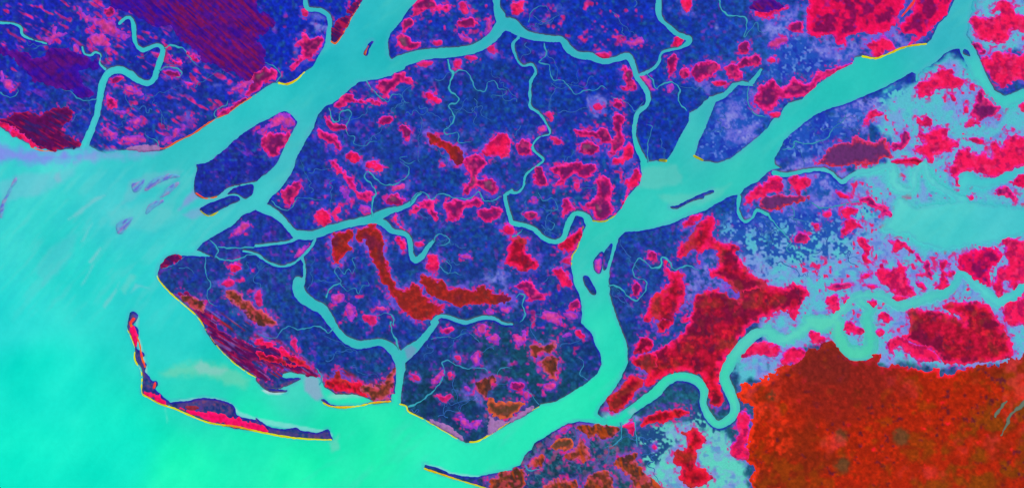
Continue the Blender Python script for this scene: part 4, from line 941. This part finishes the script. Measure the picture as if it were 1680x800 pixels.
# ------------------------------------------------------------------ patches as objects
GROUPS = {'purple': 'dark purple uplands', 'maroon': 'maroon flats', 'mag': 'magenta rimmed clearings', 'pink': 'pink clearings', 'hot': 'bright rose clearings', 'crimson': 'crimson clearings',
          'smoke': 'smoky maroon plateaus', 'red': 'brick red clearings', 'brown': 'brown clearings', 'olive': 'olive clearings', 'brick': 'brick red clearings in the delta', 'sand': 'pale sand flats', 'beach': 'glowing beaches'}
CAT = {'purple': 'upland', 'maroon': 'dark flat', 'sand': 'sand flat', 'beach': 'beach', 'orange': 'plain', 'smoke': 'plateau'}
NAMES = {'purple': 'upland', 'maroon': 'dark_flat', 'sand': 'sand_flat', 'beach': 'sand_ridge', 'orange': 'red_plain', 'smoke': 'plateau'}
for k, p in enumerate(sorted(patches, key=lambda q: -q['D'].size)):
    j0, j1, i0, i1 = p['w']; d = np.minimum(p['D'], land[j0:j1, i0:i1] + .6)
    cells = cellmax(d) > 0
    if not cells.any(): print('EMPTY', p['lab']); continue
    Zp = H[j0:j1, i0:i1] + np.clip(d * .35, -.6, .45 + .002 * k) + .02
    PC, t2 = patch_colour(p)
    cores = []
    if p['st'] in ('mag', 'smoke', 'brown', 'olive', 'red', 'crimson', 'hot') and p['big'] > 9:
        Lc = label(cells & (cellmax(t2) > .5) & (cellmax(d) > 1.2))
        for v_, c_ in zip(*np.unique(Lc[Lc > 0], return_counts=True)):
            if c_ > 16 and cells.sum() - c_ > 14: cores.append(Lc == v_)
        cores = sorted(cores, key=lambda m: -m.sum())[:12]
    body = cells.copy()
    for m_ in cores: body &= ~m_
    nmz = NAMES.get(p['st'], 'clearing')
    if p['st'] in ('beach', 'rust'):
        v, c = np.unique(lab[j0:j1 - 1, i0:i1 - 1][cells], return_counts=True); v, c = v[v > 0], c[v > 0]
        par = land_objs[v[c.argmax()]]
        o = grid_mesh('sand_ridge' if p['st'] == 'beach' else 'dark_scrub', cells, Zp, PC, M_PATCH, p['w']); link(o, par); o['label'] = p['lab']; continue
    if cores:
        jj, ii = np.nonzero(cells)
        o = bpy.data.objects.new(nmz, None); o.empty_display_size = 5
        base = (float(gx[i0 + ii].mean()) - 840, 400 - float(gy[j0 + jj].mean()), 0)
        link(o); o.location = base
        Lb = label(body); pieces = [Lb == v_ for v_, c_ in zip(*np.unique(Lb[Lb > 0], return_counts=True)) if c_ > 3]
        for v_, c_ in zip(*np.unique(Lb[Lb > 0], return_counts=True)):
            if c_ <= 3:      # a crumb of rim left inside a core belongs to that core
                pm = Lb == v_; dl = pm.copy(); dl[1:] |= pm[:-1]; dl[:-1] |= pm[1:]; dl[:, 1:] |= pm[:, :-1]; dl[:, :-1] |= pm[:, 1:]
                for q_, m_ in enumerate(cores):
                    if (dl & m_).any(): cores[q_] = m_ | pm; break
        for nm_, ms in (('bright_rim', pieces), ('dark_core', cores)):
            for m_ in ms:
                ch = link(grid_mesh(nm_, m_, Zp, PC, M_PATCH, p['w']), o); ch.location = (-base[0], -base[1], 0)
    else:
        o = link(grid_mesh(nmz, main_piece(body), Zp, PC, M_PATCH, p['w']))
    o['label'] = p['lab']; o['category'] = CAT.get(p['st'], 'clearing')
    if p['st'] in GROUPS: o['group'] = GROUPS[p['st']]

# ------------------------------------------------------------------ water sheet with its silt
sx = np.unique(np.concatenate([gx[gx < -20], np.arange(-20, 1702, 2.6), gx[gx > 1702], [-60000, 60000, -25000, 25000]]))
sy = np.unique(np.concatenate([gy[gy < -20], np.arange(-20, 822, 2.6), gy[gy > 822], [-60000, 60000, -25000, 25000]]))
WX, WY = np.meshgrid(sx.astype(np.float32), sy.astype(np.float32))
cx, cy = np.clip(WX, -200, 1900), np.clip(WY, -200, 1000)
WC = rbf(WATER, cx, cy, 40)
w70 = fbm(WX, WY, 90, 3, 3); w20 = fbm(WX, WY, 20, 5, 3, ang=-.9, stretch=3)
WC = WC + ((w70 - .5) * 34)[..., None] * np.array([1.2, .6, .5]) + ((w20 - .5) * 16)[..., None] * np.array([1, .6, .4])
st = fbm(WX, WY, 9, 9, 3, ang=-.86, stretch=6); west = sst(440, 330, WX) * sst(255, 290, WY) * sst(560, 470, WY)
WC = mix(WC, [120, 206, 206], sst(.52, .72, st) * west * .26); WC = mix(WC, [40, 190, 206], sst(.5, .3, st) * west * .18)
st = fbm(WX, WY, 16, 11, 3, ang=-.7, stretch=4); WC = mix(WC, [96, 206, 192], sst(.52, .8, st) * sst(400, 460, WX) * .22)
SILT = '''190,222,226,.5,3|276,660 300,655 330,651 356,653 378,660 390,672 388,676 370,666 340,660 300,664 280,668
190,222,226,.5,3|386,672 420,684 450,690 490,697 520,703 538,706 546,712 542,718 530,710 480,704 430,694 392,682
190,222,226,.5,3|697,760 720,764 740,774 790,781 830,776 836,770 838,776 800,786 750,784 720,774
180,215,210,.6,3|222,512 228,520 226,540 236,580 244,620 256,650 250,650 236,600 226,560
210,222,224,.8,3|430,640 448,638 470,640 460,646 440,646
130,145,232,.95,24|-60,228 0,232 18,246 60,252 120,252 165,250 130,262 60,266 20,262 -60,270
150,160,224,.55,16|140,252 200,252 262,245 250,254 180,262 120,268
120,196,214,.5,12|0,300 40,285 95,285 130,265 120,290 60,320 0,330
140,190,210,.6,6|92,285 98,282 100,296 94,300 88,292
110,195,205,.55,8|200,335 212,300 240,285 300,280 280,300 240,310 215,330
150,150,214,.7,7|293,345 305,325 318,310 330,322 310,332 296,345
135,165,212,.6,7|300,352 330,340 335,352 315,358
140,200,206,.6,5|112,360 135,340 155,325 173,320 150,335 130,352
140,205,206,.6,4|145,430 165,405 166,408 150,432
140,205,206,.5,4|133,468 150,435 158,430 140,462
140,205,206,.5,4|168,502 185,480 196,462 190,480 172,505
140,205,206,.45,4|130,400 145,372 152,366 138,396
130,210,200,.45,8|200,475 214,450 222,452 205,480
150,200,206,.5,5|214,480 222,465 246,473 230,470
120,212,176,.65,16|262,612 290,600 330,592 370,600 410,622 400,634 360,624 320,612 280,618
150,205,196,.6,9|316,602 330,590 345,600 372,606 360,614 330,612
176,216,200,.6,12|540,652 560,652 600,650 625,645 590,640 555,640
150,168,200,.8,8|500,640 500,615 522,618 530,650 520,658
150,205,190,.5,8|540,725 556,712 556,735 545,740
150,225,200,.5,5|272,665 276,690 274,692 270,670
150,200,190,.35,10|940,300 1000,280 1110,270 1120,300 1080,310
120,205,186,.4,9|1080,320 1150,318 1200,300 1180,325 1110,345
110,205,205,.4,16|180,345 250,330 300,350 250,380 180,370
100,200,206,.4,14|60,440 90,400 130,380 110,430 70,470
150,190,206,.6,5|1030,675 1040,668 1046,674 1036,680
140,140,190,.6,5|665,572 674,566 684,572 678,584 668,588'''
lw = land[np.clip(np.searchsorted(gy, WY[:, 0]), 0, NY - 1)][:, np.clip(np.searchsorted(gx, WX[0]), 0, NX - 1)]
WC = mix(WC, [78, 172, 196], sst(-5.5, -.5, lw + (w20 - .5) * 6) * .45)
def sd_simple(P, X, Y):
    D = np.full(X.shape, 1e9, np.float32); ins = np.zeros(X.shape, bool)
    for i in range(len(P)):
        a, b = P[i], P[(i + 1) % len(P)]; dx, dy = b - a
        t = np.clip(((X - a[0]) * dx + (Y - a[1]) * dy) / (dx * dx + dy * dy + 1e-9), 0, 1)
        D = np.minimum(D, np.hypot(X - a[0] - t * dx, Y - a[1] - t * dy))
        if a[1] != b[1]: ins ^= ((a[1] > Y) != (b[1] > Y)) & (X < a[0] + (Y - a[1]) * dx / dy)
    return np.where(ins, D, -D)
wn = fbm(WX, WY, 12, 7, 3) - .5
for l in SILT.splitlines():
    h, pts = l.split('|'); r, g, b, a, soft = [float(q) for q in h.split(',')]
    P = np.array([[float(q) for q in t.split(',')] for t in pts.split()])
    i0, i1 = np.searchsorted(sx, [P[:, 0].min() - 30, P[:, 0].max() + 30]); j0, j1 = np.searchsorted(sy, [P[:, 1].min() - 30, P[:, 1].max() + 30])
    X, Y = WX[j0:j1, i0:i1], WY[j0:j1, i0:i1]
    d = sd_simple(P, X, Y) + wn[j0:j1, i0:i1] * soft * .9
    WC[j0:j1, i0:i1] = mix(WC[j0:j1, i0:i1], [r, g, b], sst(-soft * .55, soft * .45, d) * a)
me = bpy.data.meshes.new('water')
nyw, nxw = WX.shape
me.vertices.add(WX.size); me.vertices.foreach_set('co', np.stack([WX.ravel() - 840, 400 - WY.ravel(), np.zeros(WX.size)], 1).astype(np.float32).ravel())
b_ = (np.arange(nyw - 1)[:, None] * nxw + np.arange(nxw - 1)[None, :]).ravel()
F = np.stack([b_, b_ + nxw, b_ + nxw + 1, b_ + 1], 1).astype(np.int32)
me.loops.add(F.size); me.loops.foreach_set('vertex_index', F.ravel()); me.polygons.add(len(F)); me.polygons.foreach_set('loop_start', np.arange(0, F.size, 4, dtype=np.int32))
me.update(calc_edges=True)
at = me.attributes.new('tone', 'FLOAT_COLOR', 'POINT'); cc = srgb2lin(WC.reshape(-1, 3)) * ALB
at.data.foreach_set('color', np.concatenate([cc, np.ones((len(cc), 1))], 1).astype(np.float32).ravel())
me.materials.append(M_WATER)
w = link(bpy.data.objects.new('water', me)); w['kind'] = 'structure'; w['label'] = 'turquoise silty sea and rivers'

# ------------------------------------------------------------------ creeks: ribbons of water lying on the marsh
for n, l in enumerate(lines(DATA_CREEK)):
    lb, pts = l[2:].split('|')
    P = smooth_poly(parse(pts), 6, False)
    rs = np.random.RandomState(n)
    ph = rs.rand(4) * 6
    s = np.concatenate([[0], np.cumsum(np.hypot(np.diff(P[:, 0]), np.diff(P[:, 1])))])
    T = np.gradient(P[:, :2], axis=0); T /= np.linalg.norm(T, axis=1)[:, None] + 1e-6; Nn = np.stack([-T[:, 1], T[:, 0]], 1)
    wob = .55 * np.sin(s / 3.1 + ph[0]) + .45 * np.sin(s / 1.7 + ph[1])
    wd = P[:, 2] * .5 * (.80 + .26 * np.sin(s / 5.3 + ph[2]) + .14 * np.sin(s / 2.1 + ph[3])) * np.clip((s[-1] - s) / 14 + .35, 0, 1)
    if 'grey' in lb: base = np.array([104, 118, 100.])
    else: base = None
    V = []; C = []
    for k, p in enumerate(P):
        c = p[:2] + Nn[k] * wob[k]
        z = max(zat(*c), 0) + (.16 if 'grey' not in lb else 0.7)
        w_ = wd[k]
        for q, dz in ((-1, -.25), (-.55, 0), (.55, 0), (1, -.25)):
            v = c + Nn[k] * w_ * q; V.append((v[0] - 840, 400 - v[1], z + dz))
            thin = np.clip((P[k, 2] - 1.2) / 3.0, 0, 1)
            cc = base if base is not None else np.array([46, 120, 176.]) * (1 - thin) + np.array([52, 182, 188.]) * thin
            if abs(q) == 1: cc = cc * .72
            C.append(cc)
    F = [(4 * k + a, 4 * k + a + 1, 4 * k + a + 5, 4 * k + a + 4) for k in range(len(P) - 1) for a in range(3)]
    me = bpy.data.meshes.new('creek'); me.from_pydata(V, [], F); me.update(); me.shade_smooth()
    at = me.attributes.new('tone', 'FLOAT_COLOR', 'POINT'); cl = srgb2lin(np.array(C)) * ALB
    at.data.foreach_set('color', np.concatenate([cl, np.ones((len(cl), 1))], 1).astype(np.float32).ravel())
    me.materials.append(M_CREEK if base is None else M_LAND)
    o = link(bpy.data.objects.new('creek', me)); o['kind'] = 'structure'; o['label'] = lb

# ------------------------------------------------------------------ hair-thin headwater creeks
PM = np.zeros((NY, NX), bool)
for p in patches:
    j0, j1, i0, i1 = p['w']; PM[j0:j1, i0:i1] |= p['D'] > -1
def at(A, x, y): return A[min(np.searchsorted(gy, y), NY - 1), min(np.searchsorted(gx, x), NX - 1)]
rs = np.random.RandomState(21); made = 0
boxes = [(430, 110, 1040, 330, 30), (600, 330, 930, 460, 10), (300, 420, 640, 600, 10), (670, 560, 980, 690, 12), (850, 10, 1040, 90, 8), (1010, 380, 1090, 520, 4), (1080, 100, 1240, 230, 6),
         (1260, 180, 1440, 240, 5), (1180, 350, 1400, 440, 14), (40, 60, 440, 220, 12), (900, 690, 1080, 760, 6)]
for x0, y0, x1, y1, n in boxes:
    done = tries = 0
    while done < n and tries < n * 12:
        tries += 1
        x, y = rs.uniform(x0, x1), rs.uniform(y0, y1); h = rs.uniform(0, 6.28); lam = rs.uniform(11, 19); amp_ = rs.uniform(.8, 1.45); ph = rs.uniform(0, 6.28)
        L = rs.uniform(35, 95); w0 = rs.uniform(.55, .95); pts_ = []; s_ = 0
        while s_ < L:
            th = h + amp_ * math.sin(2 * math.pi * s_ / lam / 1.5 + ph + 1.5 * math.sin(s_ / 9 + ph * 2)) * (.6 + .5 * math.sin(s_ / 14 + ph))
            x += 1.0 * math.cos(th); y += 1.0 * math.sin(th); h += rs.normal(0, .10); s_ += 1.0
            if at(land, x, y) < 1.5 or at(PM, x, y): break
            pts_.append((x, y))
        if len(pts_) < 22: continue
        Q = np.array(pts_); T = np.gradient(Q, axis=0); T /= np.linalg.norm(T, axis=1)[:, None] + 1e-6; Nn = np.stack([-T[:, 1], T[:, 0]], 1)
        V = []; C = []
        for k, c in enumerate(Q):
            w_ = w0 * (1 - .6 * k / len(Q)); z = max(zat(*c), 0) + .14
            for q in (-1, 1):
                v = c + Nn[k] * w_ * q; V.append((v[0] - 840, 400 - v[1], z)); C.append((40, 98, 172))
        me = bpy.data.meshes.new('creek'); me.from_pydata(V, [], [(2 * k, 2 * k + 1, 2 * k + 3, 2 * k + 2) for k in range(len(Q) - 1)]); me.update(); me.shade_smooth()
        at_ = me.attributes.new('tone', 'FLOAT_COLOR', 'POINT'); cl = srgb2lin(np.array(C, float)) * ALB
        at_.data.foreach_set('color', np.concatenate([cl, np.ones((len(cl), 1))], 1).astype(np.float32).ravel())
        me.materials.append(M_CREEK)
        o = link(bpy.data.objects.new('creek', me)); o['kind'] = 'structure'; o['label'] = 'hair-thin headwater creek in the marsh'; done += 1

# ------------------------------------------------------------------ light and camera
EL, AZ = 58, 40          # sun from the north-east (degrees clockwise from north)
world = bpy.data.worlds.new('World'); scene.world = world; world.use_nodes = True
nt = world.node_tree; bg = nt.nodes['Background']; sky = nt.nodes.new('ShaderNodeTexSky'); sky.sky_type = 'NISHITA'; sky.sun_disc = False
sky.sun_elevation = math.radians(EL); sky.sun_rotation = math.radians(AZ)
nt.links.new(sky.outputs['Color'], bg.inputs['Color']); bg.inputs['Strength'].default_value = SKYS
sl = bpy.data.lights.new('sun', 'SUN'); sl.energy = SUNS; sl.angle = math.radians(.5); sl.color = SUNC
so = link(bpy.data.objects.new('sun', sl))
so.rotation_euler = (math.radians(90 - EL), 0, math.radians(180 - AZ))
so.location = (0, 0, 500)
cam = bpy.data.cameras.new('camera'); co = link(bpy.data.objects.new('camera', cam))
HC = 3000.0
co.location = (0, 0, HC); co.rotation_euler = (0, 0, 0)
cam.sensor_width = 36; cam.lens = 36 * HC / 1680; cam.clip_start = 10; cam.clip_end = 200000
scene.camera = co
scene.view_settings.view_transform = 'Standard'; scene.view_settings.look = 'None'; scene.view_settings.gamma = 1
scene.view_settings.exposure = EXPO
